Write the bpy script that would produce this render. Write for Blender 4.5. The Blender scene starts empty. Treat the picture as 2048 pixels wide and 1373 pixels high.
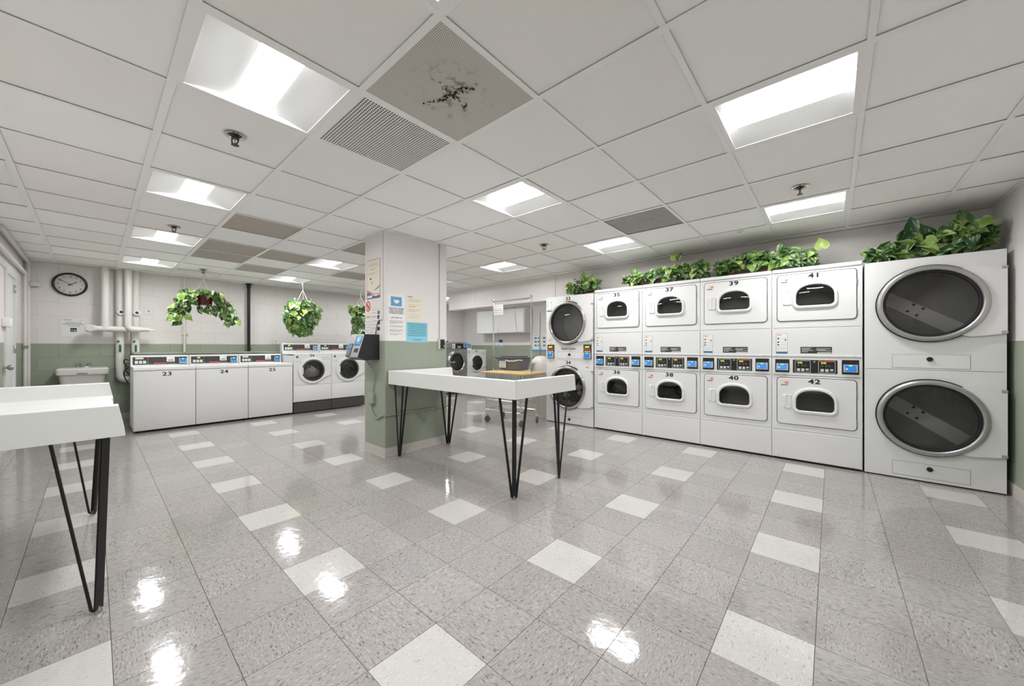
import bpy, bmesh, math, random
from mathutils import Vector, Matrix

random.seed(7)
PI = math.pi
scene = bpy.context.scene
COL = scene.collection

# ------------------------------------------------------------------ camera, world, exposure
CAM_H, YAW, FPX, CY = 1.179, 0.7184, 731.4, 694.2
cam_data = bpy.data.cameras.new('camera')
cam_data.sensor_width = 36.0
cam_data.lens = 36.0 * FPX / 2048.0
cam_data.shift_y = (CY - 686.5) / 2048.0
cam_data.clip_start = 0.02
cam_data.clip_end = 60.0
cam = bpy.data.objects.new('camera', cam_data)
COL.objects.link(cam)
cam.location = (0, 0, CAM_H)
cam.rotation_euler = (PI / 2, 0, YAW)
scene.camera = cam

world = bpy.data.worlds.new('world')
world.use_nodes = True
world.node_tree.nodes['Background'].inputs[0].default_value = (0.8, 0.8, 0.8, 1)
world.node_tree.nodes['Background'].inputs[1].default_value = 0.02
scene.world = world
vs = scene.view_settings
vs.view_transform = 'Standard'
vs.look = 'None'
vs.gamma = 1.0
vs.use_curve_mapping = False
vs.exposure = 0.0
LAMP = 61.0          # radiance of the troffer lenses

# ------------------------------------------------------------------ helpers
def lin(c):
    c = c / 255.0
    return c / 12.92 if c <= 0.04045 else ((c + 0.055) / 1.055) ** 2.4

def rgb(r, g, b):
    return (lin(r), lin(g), lin(b), 1.0)

MATS = {}
def mat(name, color, rough=0.5, metal=0.0, var=0.04, nscale=6.0, bump=0.0, bscale=60.0, spec=0.5, coat=0.0, emit=None, estr=0.0):
    """principled material with a little procedural colour and roughness variation in object space"""
    m = bpy.data.materials.new(name)
    m.use_nodes = True
    nt = m.node_tree; N = nt.nodes; L = nt.links
    b = N['Principled BSDF']
    tc = N.new('ShaderNodeTexCoord')
    no = N.new('ShaderNodeTexNoise'); no.inputs['Scale'].default_value = nscale; no.inputs['Detail'].default_value = 3
    L.new(tc.outputs['Object'], no.inputs['Vector'])
    mx = N.new('ShaderNodeMix'); mx.data_type = 'RGBA'
    c = Vector(color[:3])
    mx.inputs['A'].default_value = (*[max(0, x * (1 - var)) for x in c], 1)
    mx.inputs['B'].default_value = (*[min(1, x * (1 + var)) for x in c], 1)
    L.new(no.outputs['Fac'], mx.inputs['Factor'])
    L.new(mx.outputs['Result'], b.inputs['Base Color'])
    b.inputs['Roughness'].default_value = rough
    b.inputs['Metallic'].default_value = metal
    b.inputs['Specular IOR Level'].default_value = spec
    b.inputs['Coat Weight'].default_value = coat
    if bump > 0:
        n2 = N.new('ShaderNodeTexNoise'); n2.inputs['Scale'].default_value = bscale; n2.inputs['Detail'].default_value = 4
        L.new(tc.outputs['Object'], n2.inputs['Vector'])
        bp = N.new('ShaderNodeBump'); bp.inputs['Strength'].default_value = bump; bp.inputs['Distance'].default_value = 0.01
        L.new(n2.outputs['Fac'], bp.inputs['Height'])
        L.new(bp.outputs['Normal'], b.inputs['Normal'])
    if emit:
        b.inputs['Emission Color'].default_value = emit
        b.inputs['Emission Strength'].default_value = estr
    MATS[name] = m
    return m

class MB:
    """collects shapes, builds ONE mesh object"""
    def __init__(s):
        s.v = []; s.f = []; s.mi = []; s.cur = 0
    def add(s, v, f):
        o = len(s.v)
        s.v += [tuple(p) for p in v]
        for q in f:
            s.f.append([i + o for i in q]); s.mi.append(s.cur)
        return s
    def box(s, x0, x1, y0, y1, z0, z1):
        return s.add([(x0,y0,z0),(x1,y0,z0),(x1,y1,z0),(x0,y1,z0),(x0,y0,z1),(x1,y0,z1),(x1,y1,z1),(x0,y1,z1)],
                     [(0,3,2,1),(4,5,6,7),(0,1,5,4),(1,2,6,5),(2,3,7,6),(3,0,4,7)])
    def rbox(s, x0, x1, y0, y1, z0, z1, r=0.01, seg=2):
        bm = bmesh.new()
        bmesh.ops.create_cube(bm, size=1.0)
        for v in bm.verts:
            v.co = Vector(((x0+x1)/2 + v.co.x*(x1-x0), (y0+y1)/2 + v.co.y*(y1-y0), (z0+z1)/2 + v.co.z*(z1-z0)))
        r = min(r, 0.49*min(x1-x0, y1-y0, z1-z0))
        bmesh.ops.bevel(bm, geom=bm.edges[:], offset=r, segments=seg, profile=0.5, affect='EDGES')
        bm.verts.index_update()
        s.add([v.co[:] for v in bm.verts], [[v.index for v in f.verts] for f in bm.faces])
        bm.free()
        return s
    def tube(s, pts, r, n=8, closed=False, r1=None, curve=0):
        pts = [Vector(p) for p in pts]
        if curve:
            q = [pts[0]] + pts + [pts[-1]]; out = []
            for i in range(1, len(q)-2):
                for k in range(curve):
                    t = k/curve
                    out.append(0.5*((2*q[i]) + (q[i+1]-q[i-1])*t + (2*q[i-1]-5*q[i]+4*q[i+1]-q[i+2])*t*t + (3*q[i]-q[i-1]-3*q[i+1]+q[i+2])*t**3))
            pts = out + [pts[-1]]
        k = len(pts); rings = []
        prev = None
        for i, p in enumerate(pts):
            if closed:
                t = (pts[(i+1) % k] - pts[i-1])
            elif i == 0: t = pts[1] - pts[0]
            elif i == k-1: t = pts[-1] - pts[-2]
            else: t = (pts[i+1]-p).normalized() + (p-pts[i-1]).normalized()
            if t.length < 1e-9: t = Vector((0,0,1))
            t.normalize()
            if prev is None:
                a = Vector((0,0,1)) if abs(t.z) < 0.9 else Vector((1,0,0))
                u = t.cross(a).normalized()
            else:
                u = (prev - t*prev.dot(t))
                if u.length < 1e-6: u = t.cross(Vector((0.3,0.9,0.1)))
                u.normalize()
            prev = u
            w = t.cross(u)
            rr = r if r1 is None else r + (r1-r)*i/(k-1)
            rings.append([p + (u*math.cos(2*PI*j/n) + w*math.sin(2*PI*j/n))*rr for j in range(n)])
        v = [q for R in rings for q in R]; f = []
        m = k if closed else k-1
        for i in range(m):
            a = i*n; b = ((i+1) % k)*n
            for j in range(n):
                f.append((a+j, a+(j+1) % n, b+(j+1) % n, b+j))
        if not closed:
            f.append(tuple(range(n))[::-1]); f.append(tuple(range((k-1)*n, k*n)))
        return s.add(v, f)
    def bar(s, p0, p1, w, t, wdir):
        """flat bar from p0 to p1, w wide along wdir, t thick"""
        p0, p1 = Vector(p0), Vector(p1)
        d = (p1-p0).normalized(); wd = Vector(wdir); wd = (wd - d*wd.dot(d)).normalized(); td = d.cross(wd)
        v = []
        for p in (p0, p1):
            for a, b in ((-1,-1),(1,-1),(1,1),(-1,1)):
                v.append(p + wd*(a*w/2) + td*(b*t/2))
        return s.add(v, [(0,3,2,1),(4,5,6,7),(0,1,5,4),(1,2,6,5),(2,3,7,6),(3,0,4,7)])
    def lathe(s, prof, n=32, axis='z', c=(0,0,0), close=False, cap=True):
        """prof: (radius, height) pairs along the axis"""
        v = []; f = []
        for (r, h) in prof:
            for j in range(n):
                a = 2*PI*j/n
                ca, sa = r*math.cos(a), r*math.sin(a)
                if axis == 'z': p = (c[0]+ca, c[1]+sa, c[2]+h)
                elif axis == 'y': p = (c[0]+ca, c[1]+h, c[2]+sa)
                else: p = (c[0]+h, c[1]+ca, c[2]+sa)
                v.append(p)
        k = len(prof)
        for i in range(k-1 if not close else k):
            a = i*n; b = ((i+1) % k)*n
            for j in range(n):
                f.append((a+j, a+(j+1) % n, b+(j+1) % n, b+j))
        if not close and cap:
            if prof[0][0] > 1e-6: f.append(tuple(range(n))[::-1])
            if prof[-1][0] > 1e-6: f.append(tuple(range((k-1)*n, k*n)))
        return s.add(v, f)
    def prism(s, out, d0, d1, plane='xz'):
        n = len(out)
        P = {'xz': lambda a,b,d: (a,d,b), 'yz': lambda a,b,d: (d,a,b), 'xy': lambda a,b,d: (a,b,d)}[plane]
        v = [P(a,b,d0) for a,b in out] + [P(a,b,d1) for a,b in out]
        f = [tuple(range(n)), tuple(range(n, 2*n))[::-1]]
        f += [(i, (i+1) % n, n+(i+1) % n, n+i) for i in range(n)]
        return s.add(v, f)
    def ring(s, outer, inner, y0, y1, bev=0.0, bevi=None):
        """frame between two outlines in the xz plane from y0 (back) to y1 (front); bev insets the front edges"""
        o, i_, c = match(outer, inner)
        bevi = bev if bevi is None else bevi
        def inset(l, d):
            r = []
            for (a, b) in l:
                dx, dz = c[0]-a, c[1]-b; q = math.hypot(dx, dz) or 1
                r.append((a+dx/q*d, b+dz/q*d))
            return r
        loops = [(o, y0)]
        if bev > 0:
            sg = 1 if y1 < y0 else -1
            loops += [(o, y1+sg*bev), (inset(o, bev*0.4), y1+sg*bev*0.35), (inset(o, bev), y1)]
        else: loops += [(o, y1)]
        if bevi > 0:
            sg = 1 if y1 < y0 else -1
            loops += [(inset(i_, -bevi), y1), (inset(i_, -bevi*0.4), y1+sg*bevi*0.35), (i_, y1+sg*bevi)]
        else: loops += [(i_, y1)]
        loops += [(i_, y0)]
        n = len(o); k = len(loops)
        v = [(a, y, b) for l, y in loops for a, b in l]; f = []
        for q in range(k):
            A = q*n; B = ((q+1) % k)*n
            for j in range(n):
                f.append((A+j, A+(j+1) % n, B+(j+1) % n, B+j))
        return s.add(v, f)
    def dome(s, out, y, bulge, steps=(1.0, 0.92, 0.75, 0.5, 0.25)):
        """pane over an outline in xz, bulging towards -y"""
        cx = sum(a for a,_ in out)/len(out); cz = sum(b for _,b in out)/len(out)
        n = len(out); v = []; f = []
        for t in steps:
            v += [(cx+(a-cx)*t, y-bulge*(1-t*t), cz+(b-cz)*t) for a,b in out]
        v.append((cx, y-bulge, cz))
        for i in range(len(steps)-1):
            for j in range(n):
                f.append((i*n+j, i*n+(j+1) % n, (i+1)*n+(j+1) % n, (i+1)*n+j))
        e = (len(steps)-1)*n
        for j in range(n): f.append((e+j, e+(j+1) % n, len(v)-1))
        return s.add(v, f)
    def build(s, name, m, parent=None, smooth=35, world=False, fixn=True):
        me = bpy.data.meshes.new(name)
        v = s.v
        if world and parent is not None:
            o = Vector((0,0,0)); p = parent
            while p is not None: o += p.location; p = p.parent
            v = [(a-o.x, b-o.y, c-o.z) for a,b,c in v]
        me.from_pydata(v, [], s.f)
        ms = m if isinstance(m, (list, tuple)) else [m]
        for q in ms: me.materials.append(q)
        if len(ms) > 1: me.polygons.foreach_set('material_index', s.mi)
        if fixn:
            bm = bmesh.new(); bm.from_mesh(me)
            bmesh.ops.recalc_face_normals(bm, faces=bm.faces[:])
            bm.to_mesh(me); bm.free()
        if smooth:
            me.polygons.foreach_set('use_smooth', [True]*len(me.polygons))
            me.set_sharp_from_angle(angle=math.radians(smooth))
        me.update()
        return link(name, me, parent)

def link(name, data, parent=None, loc=(0,0,0), rot=(0,0,0), scale=(1,1,1)):
    o = bpy.data.objects.new(name, data)
    COL.objects.link(o)
    o.parent = parent
    o.location = loc; o.rotation_euler = rot; o.scale = scale
    return o

def tag(o, label, cat, group=None, kind=None):
    o['label'] = label; o['category'] = cat
    if group: o['group'] = group
    if kind: o['kind'] = kind
    return o

def thing(name, label, cat, loc=(0,0,0), rotz=0.0, group=None):
    o = bpy.data.objects.new(name, None)
    o.empty_display_size = 0.1
    COL.objects.link(o)
    o.location = loc; o.rotation_euler = (0, 0, rotz)
    return tag(o, label, cat, group)

def struct(o):
    o['kind'] = 'structure'
    return o

def copy_tree(o, parent=None):
    c = o.copy(); COL.objects.link(c); c.parent = parent
    for ch in list(o.children): copy_tree(ch, c)
    return c

# outlines in a plane ------------------------------------------------
def rect(x0, x1, z0, z1): return [(x0,z0),(x1,z0),(x1,z1),(x0,z1)]
def rrect(x0, x1, z0, z1, r=0.02, n=5):
    out = []
    for cx, cz, a0 in ((x1-r,z0+r,-PI/2),(x1-r,z1-r,0),(x0+r,z1-r,PI/2),(x0+r,z0+r,PI)):
        for i in range(n+1):
            a = a0 + PI/2*i/n
            out.append((cx+r*math.cos(a), cz+r*math.sin(a)))
    return out
def circle(cx, cz, r, n=48): return [(cx+r*math.cos(2*PI*i/n), cz+r*math.sin(2*PI*i/n)) for i in range(n)]
def dshape(x0, x1, z0, z1, r, n=14):
    """flat bottom with rounded corners, arched top"""
    w = (x1-x0)/2; cx = (x0+x1)/2; out = []
    for px, a0 in ((x0+r, PI),(x1-r, 1.5*PI)):
        for i in range(6):
            a = a0 + PI/2*i/5
            out.append((px+r*math.cos(a), z0+r+r*math.sin(a)))
    zs = z0 + (z1-z0)*0.42
    for i in range(1, 2*n):
        a = PI*i/(2*n)
        e = 0.86
        ca, sa = math.cos(a), math.sin(a)
        out.append((cx+w*math.copysign(abs(ca)**e, ca), zs+(z1-zs)*sa**e))
    return out
def match(outer, inner):
    """resample two star shaped outlines at the same angles"""
    c = (sum(a for a,_ in inner)/len(inner), sum(b for _,b in inner)/len(inner))
    an = sorted({round(math.atan2(b-c[1], a-c[0]), 5) for a,b in list(outer)+list(inner)})
    def hit(poly, t):
        dx, dz = math.cos(t), math.sin(t); best = 0
        n = len(poly)
        for i in range(n):
            ax, az = poly[i][0]-c[0], poly[i][1]-c[1]
            bx, bz = poly[(i+1) % n][0]-c[0], poly[(i+1) % n][1]-c[1]
            ex, ez = bx-ax, bz-az
            den = dx*ez - dz*ex
            if abs(den) < 1e-12: continue
            u = (ax*ez - az*ex)/den
            w = (ax*dz - az*dx)/den
            if u > 0 and -1e-4 <= w <= 1+1e-4: best = max(best, u)
        return (c[0]+dx*best, c[1]+dz*best)
    return [hit(outer, t) for t in an], [hit(inner, t) for t in an], c

# lettering ----------------------------------------------------------
_TX = {}
def text_mesh(body, size, bold=0.0, ext=0.0004, align='CENTER', space=1.0):
    k = (body, size, bold, ext, align, space)
    if k in _TX: return _TX[k]
    cu = bpy.data.curves.new('lettering', 'FONT')
    cu.body = body; cu.size = size; cu.align_x = align; cu.align_y = 'CENTER'
    cu.offset = bold; cu.extrude = ext; cu.space_character = space; cu.resolution_u = 4
    ob = bpy.data.objects.new('lettering', cu)
    me = bpy.data.meshes.new_from_object(ob)
    bpy.data.objects.remove(ob)
    _TX[k] = me
    return me
def text(name, body, size, m, parent, loc, rot=(PI/2,0,0), bold=0.0, sx=1.0, align='CENTER', space=1.0):
    me = text_mesh(body, size, bold, 0.0004, align, space)
    if not me.materials: me.materials.append(m)
    elif me.materials[0] != m:
        me = me.copy(); me.materials[0] = m
    return link(name, me, parent, loc, rot, (sx, 1, 1))

# ------------------------------------------------------------------ materials
M = MATS
mat('appliance_white', rgb(228,228,227), 0.32, var=0.015)
mat('panel_white', rgb(222,222,220), 0.4, var=0.015)
mat('laminate_white', rgb(232,232,230), 0.38, var=0.012)
mat('wall_white', rgb(231,226,223), 0.6, var=0.02, nscale=2.5, bump=0.08, bscale=120)
mat('wall_green', rgb(156,163,146), 0.45, var=0.035, nscale=2.5, bump=0.08, bscale=120)
mat('ceiling_tile_old', rgb(245,243,240), 0.9, var=0.02, nscale=3, bump=0.25, bscale=220, spec=0.1)
mat('ceiling_tile', rgb(249,249,248), 0.9, var=0.02, nscale=3, bump=0.25, bscale=220, spec=0.1)
mat('grid_white', rgb(244,243,241), 0.5, var=0.02)
mat('grey_tile', rgb(184,178,169), 0.9, var=0.04, bump=0.25, bscale=220, spec=0.1)
mat('plenum', rgb(60,58,56), 0.9)
mat('cove_base', rgb(206,200,193), 0.5, var=0.04, nscale=10)
mat('black_metal', rgb(22,21,21), 0.38, var=0.1)
mat('black_plastic', rgb(26,25,25), 0.42, var=0.1)
mat('dark_panel', rgb(58,55,53), 0.45, var=0.06)
mat('charcoal', rgb(70,68,66), 0.5, var=0.06)
mat('gasket', rgb(52,52,52), 0.6, var=0.1)
mat('rubber_black', rgb(14,14,14), 0.55, var=0.1)
mat('seam_grey', rgb(120,120,118), 0.6)
mat('steel', rgb(190,188,184), 0.22, metal=1.0, var=0.05, nscale=20)
mat('chrome', rgb(225,225,225), 0.12, metal=1.0, var=0.03)
mat('satin_silver', rgb(178,178,177), 0.33, metal=0.8, var=0.05)
mat('silver_plastic', rgb(176,178,180), 0.35, metal=0.35, var=0.04)
mat('drum_steel', rgb(205,205,205), 0.5, metal=0.2, var=0.08)
mat('paper', rgb(236,235,232), 0.75, var=0.015)
mat('sticker_paper', rgb(232,222,218), 0.6, var=0.02)
mat('paper_cream', rgb(236,226,210), 0.75, var=0.02)
mat('paper_pink', rgb(232,206,200), 0.75, var=0.02)
mat('paper_cyan', rgb(140,206,226), 0.75, var=0.02)
mat('ink_black', rgb(28,28,30), 0.6)
mat('ink_grey', rgb(120,120,122), 0.7)
mat('ink_pale', rgb(190,188,186), 0.7)
mat('ink_soft', rgb(158,156,154), 0.7)
mat('ink_red', rgb(196,62,44), 0.6)
mat('ink_orange', rgb(226,92,66), 0.6)
mat('ink_blue', rgb(74,112,156), 0.6)
mat('ink_sky', rgb(98,160,204), 0.6)
mat('ink_navy', rgb(30,44,70), 0.6)
mat('ink_yellow', rgb(226,206,130), 0.6)
mat('screen_blue', rgb(20,120,205), 0.25, emit=rgb(20,120,210), estr=0.30)
mat('led_green', rgb(130,240,90), 0.4, emit=rgb(120,240,60), estr=1.1)
mat('led_yellow', rgb(190,220,60), 0.4, emit=rgb(170,215,40), estr=0.7)
mat('led_red', rgb(190,60,40), 0.4, emit=rgb(200,50,30), estr=0.35)
mat('button_white', rgb(222,222,218), 0.4)
mat('button_green', rgb(40,150,110), 0.4)
mat('logo_brown', rgb(126,110,98), 0.4)
mat('pvc_white', rgb(228,226,221), 0.42, var=0.02, bump=0.05, bscale=40)
mat('valve_green', rgb(30,104,60), 0.4)
mat('pot_red', rgb(74,20,22), 0.22, coat=0.4)
mat('stem', rgb(120,132,62), 0.5, var=0.15)
mat('cord_white', rgb(226,222,214), 0.6)
mat('tote_grey', rgb(108,110,114), 0.45, var=0.05)
mat('tote_lid', rgb(88,90,93), 0.42, var=0.05)
mat('wood_tan', rgb(206,178,126), 0.5, var=0.10, nscale=12)
mat('caster_grey', rgb(92,90,88), 0.5, var=0.1)
mat('bin_white', rgb(226,222,216), 0.35, var=0.02)
mat('bin_beige', rgb(190,182,174), 0.5, var=0.03)
mat('sink_white', rgb(222,219,213), 0.35, var=0.02)
mat('door_white', rgb(226,226,224), 0.4, var=0.02)
mat('denim', rgb(60,62,66), 0.9, var=0.5, nscale=9, bump=0.4, bscale=25)
mat('cloth_dark', rgb(40,40,44), 0.9, var=0.5, nscale=8, bump=0.4, bscale=25)
mat('cloth_pale', rgb(168,166,162), 0.9, var=0.3, nscale=8, bump=0.4, bscale=25)
mat('bronze_dark', rgb(70,62,52), 0.35, metal=0.8, var=0.15)
mat('lens', rgb(255,255,255), 0.5, emit=(0.975, 0.985, 1.0, 1), estr=LAMP)
mat('reflector', rgb(214,214,212), 0.5, var=0.01)
mat('soil', rgb(60,48,38), 0.9, var=0.3, nscale=40)

def glass_mat(name, tint, ior=1.5, rough=0.02):
    m = bpy.data.materials.new(name); m.use_nodes = True
    nt = m.node_tree; N = nt.nodes; L = nt.links
    N.remove(N['Principled BSDF'])
    tr = N.new('ShaderNodeBsdfTransparent'); tr.inputs[0].default_value = tint
    gl = N.new('ShaderNodeBsdfGlossy'); gl.inputs['Roughness'].default_value = rough
    fr = N.new('ShaderNodeFresnel'); fr.inputs['IOR'].default_value = ior
    no = N.new('ShaderNodeTexNoise'); no.inputs['Scale'].default_value = 3
    bp = N.new('ShaderNodeBump'); bp.inputs['Strength'].default_value = 0.01
    L.new(no.outputs['Fac'], bp.inputs['Height']); L.new(bp.outputs['Normal'], gl.inputs['Normal'])
    mx = N.new('ShaderNodeMixShader')
    L.new(fr.outputs[0], mx.inputs[0]); L.new(tr.outputs[0], mx.inputs[1]); L.new(gl.outputs[0], mx.inputs[2])
    L.new(mx.outputs[0], N['Material Output'].inputs['Surface'])
    MATS[name] = m
    return m
glass_mat('tinted_glass', (0.88, 0.88, 0.88, 1), ior=1.6)
glass_mat('dark_glass', (0.50, 0.50, 0.50, 1), ior=1.75)

def vinyl(name, base, dark, light, dk, lt):
    """speckled vinyl tile: stretched flecks that follow each tile's own axes"""
    m = bpy.data.materials.new(name); m.use_nodes = True
    nt = m.node_tree; N = nt.nodes; L = nt.links; b = N['Principled BSDF']
    tc = N.new('ShaderNodeTexCoord')
    oi = N.new('ShaderNodeObjectInfo')
    off = N.new('ShaderNodeVectorMath'); off.operation = 'SCALE'; off.inputs[0].default_value = (13.0, 7.0, 3.0)
    L.new(oi.outputs['Random'], off.inputs['Scale'])
    ad = N.new('ShaderNodeVectorMath'); ad.operation = 'ADD'
    L.new(tc.outputs['Object'], ad.inputs[0]); L.new(off.outputs[0], ad.inputs[1])
    mp = N.new('ShaderNodeMapping'); mp.inputs['Scale'].default_value = (52, 165, 1)
    L.new(ad.outputs[0], mp.inputs['Vector'])
    n1 = N.new('ShaderNodeTexNoise'); n1.inputs['Scale'].default_value = 1.0; n1.inputs['Detail'].default_value = 2.0; n1.inputs['Roughness'].default_value = 0.6
    L.new(mp.outputs[0], n1.inputs['Vector'])
    r1 = N.new('ShaderNodeValToRGB')
    e = r1.color_ramp.elements
    e[0].position = 0.30; e[0].color = dark
    e[1].position = 0.70; e[1].color = light
    a = r1.color_ramp.elements.new(0.30 + dk); a.color = base
    a = r1.color_ramp.elements.new(0.70 - lt); a.color = base
    L.new(n1.outputs['Fac'], r1.inputs['Fac'])
    # faint tone difference between tiles
    mr = N.new('ShaderNodeMapRange'); mr.inputs['To Min'].default_value = 0.95; mr.inputs['To Max'].default_value = 1.04
    L.new(oi.outputs['Random'], mr.inputs['Value'])
    mu = N.new('ShaderNodeVectorMath'); mu.operation = 'SCALE'
    L.new(r1.outputs['Color'], mu.inputs[0]); L.new(mr.outputs[0], mu.inputs['Scale'])
    L.new(mu.outputs[0], b.inputs['Base Color'])
    # waxed surface: gentle unevenness in room space
    ge = N.new('ShaderNodeNewGeometry')
    n2 = N.new('ShaderNodeTexNoise'); n2.inputs['Scale'].default_value = 11.0; n2.inputs['Detail'].default_value = 3.0
    L.new(ge.outputs['Position'], n2.inputs['Vector'])
    n3 = N.new('ShaderNodeTexNoise'); n3.inputs['Scale'].default_value = 70.0; n3.inputs['Detail'].default_value = 1.0
    L.new(ge.outputs['Position'], n3.inputs['Vector'])
    b1 = N.new('ShaderNodeBump'); b1.inputs['Strength'].default_value = 0.10; b1.inputs['Distance'].default_value = 0.01
    L.new(n2.outputs['Fac'], b1.inputs['Height'])
    b2 = N.new('ShaderNodeBump'); b2.inputs['Strength'].default_value = 0.05; b2.inputs['Distance'].default_value = 0.002
    L.new(n3.outputs['Fac'], b2.inputs['Height']); L.new(b1.outputs['Normal'], b2.inputs['Normal'])
    L.new(b2.outputs['Normal'], b.inputs['Normal'])
    n4 = N.new('ShaderNodeTexNoise'); n4.inputs['Scale'].default_value = 1.3; n4.inputs['Detail'].default_value = 4
    L.new(ge.outputs['Position'], n4.inputs['Vector'])
    m4 = N.new('ShaderNodeMapRange'); m4.inputs['To Min'].default_value = 0.045; m4.inputs['To Max'].default_value = 0.12
    L.new(n4.outputs['Fac'], m4.inputs['Value']); L.new(m4.outputs[0], b.inputs['Roughness'])
    b.inputs['Specular IOR Level'].default_value = 0.5
    MATS[name] = m
vinyl('vinyl_grey', rgb(166,161,158), rgb(102,97,95), rgb(190,186,183), 0.11, 0.14)
vinyl('vinyl_light', rgb(202,198,195), rgb(148,143,140), rgb(216,213,210), 0.05, 0.12)

# ------------------------------------------------------------------ the room
X0, X1, Y0, YD, YB, XA = -8.68, 1.08, -0.66, 5.27, 7.64, -3.62
ZC, ZTOP, ZG = 2.4145, 2.62, 1.226
TS = 0.3048; FX, FY = -1.2685, 1.5701
GS = 0.6096; GX, GY = -2.3187, 0.8482

def project(x, y, z):
    fw = (-math.sin(YAW), math.cos(YAW)); rt = (math.cos(YAW), math.sin(YAW))
    d = x*fw[0] + y*fw[1]; r = x*rt[0] + y*rt[1]
    if d < 0.05: return None
    return (1024 + FPX*r/d, CY - FPX*(z-CAM_H)/d)

# --- floor: sub-floor slab, single tiles for the ones that show largest, the rest joined
floor = struct(MB().box(X0-0.12, X1+0.12, Y0-0.12, YB+0.12, -0.12, -0.0035).build('floor', mat('subfloor', rgb(112,108,105), 0.8)))
floor['label'] = 'glossy speckled grey vinyl tile floor with scattered pale tiles'
def in_room(x0, x1, y0, y1):
    if y1 <= YD + 0.02 or x1 <= XA + 0.3: return True
    return y0 < YD + 0.02
cells = []
k0, k1 = math.floor((X0-FX)/TS), math.ceil((X1-FX)/TS)
j0, j1 = math.floor((Y0-FY)/TS), math.ceil((YB-FY)/TS)
for i in range(k0, k1):
    for j in range(j0, j1):
        x0, x1 = max(X0, FX+i*TS), min(X1, FX+(i+1)*TS)
        y0, y1 = max(Y0, FY+j*TS), min(YB, FY+(j+1)*TS)
        if x1-x0 < 0.01 or y1-y0 < 0.01 or not in_room(x0, x1, y0, y1): continue
        c = [project(a, b, 0) for a, b in ((x0,y0),(x1,y0),(x1,y1),(x0,y1))]
        area = 0
        if all(c):
            if max(p[0] for p in c) > 0 and min(p[0] for p in c) < 2048 and min(p[1] for p in c) < 1373:
                q = [(min(2048, max(0, p[0])), min(1373, max(0, p[1]))) for p in c]
                area = abs(sum(q[n][0]*q[(n+1) % 4][1]-q[(n+1) % 4][0]*q[n][1] for n in range(4)))/2
        cells.append((area, i, j, x0, x1, y0, y1))
cells.sort(key=lambda c: -c[0])
GAP = 0.0005
_tm = {}
def tile_mesh(w, h, light):
    k = (round(w,4), round(h,4), light)
    if k not in _tm:
        me = bpy.data.meshes.new('tile')
        a, b, c = w/2-GAP, h/2-GAP, 0.0009
        v = [(-a,-b,-.003),(a,-b,-.003),(a,b,-.003),(-a,b,-.003),
             (-a+c,-b+c,0),(a-c,-b+c,0),(a-c,b-c,0),(-a+c,b-c,0)]
        me.from_pydata(v, [], [(4,5,6,7),(0,1,5,4),(1,2,6,5),(2,3,7,6),(3,0,4,7)])
        me.materials.append(M['vinyl_light' if light else 'vinyl_grey'])
        _tm[k] = me
    return _tm[k]
rest = MB()
for n, (area, i, j, x0, x1, y0, y1) in enumerate(cells):
    light = (i % 3 == 0) and (j % 3 == 0)
    if n < 300:
        w, h = x1-x0, y1-y0
        turn = (i + j) % 2 == 1
        me = tile_mesh(h, w, light) if turn else tile_mesh(w, h, light)
        o = link('tile', me, floor, ((x0+x1)/2, (y0+y1)/2, random.uniform(-0.0002, 0)), (random.uniform(-.0006,.0006), random.uniform(-.0006,.0006), PI/2 if turn else 0))
    else:
        rest.cur = 1 if light else 0
        rest.box(x0+GAP, x1-GAP, y0+GAP, y1-GAP, -0.003, -0.0001)
o = rest.build('tile_field', [M['vinyl_grey'], M['vinyl_light']], floor, smooth=None)
o['kind'] = 'stuff'; o['label'] = 'far floor tiles under and behind the machines'

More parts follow.
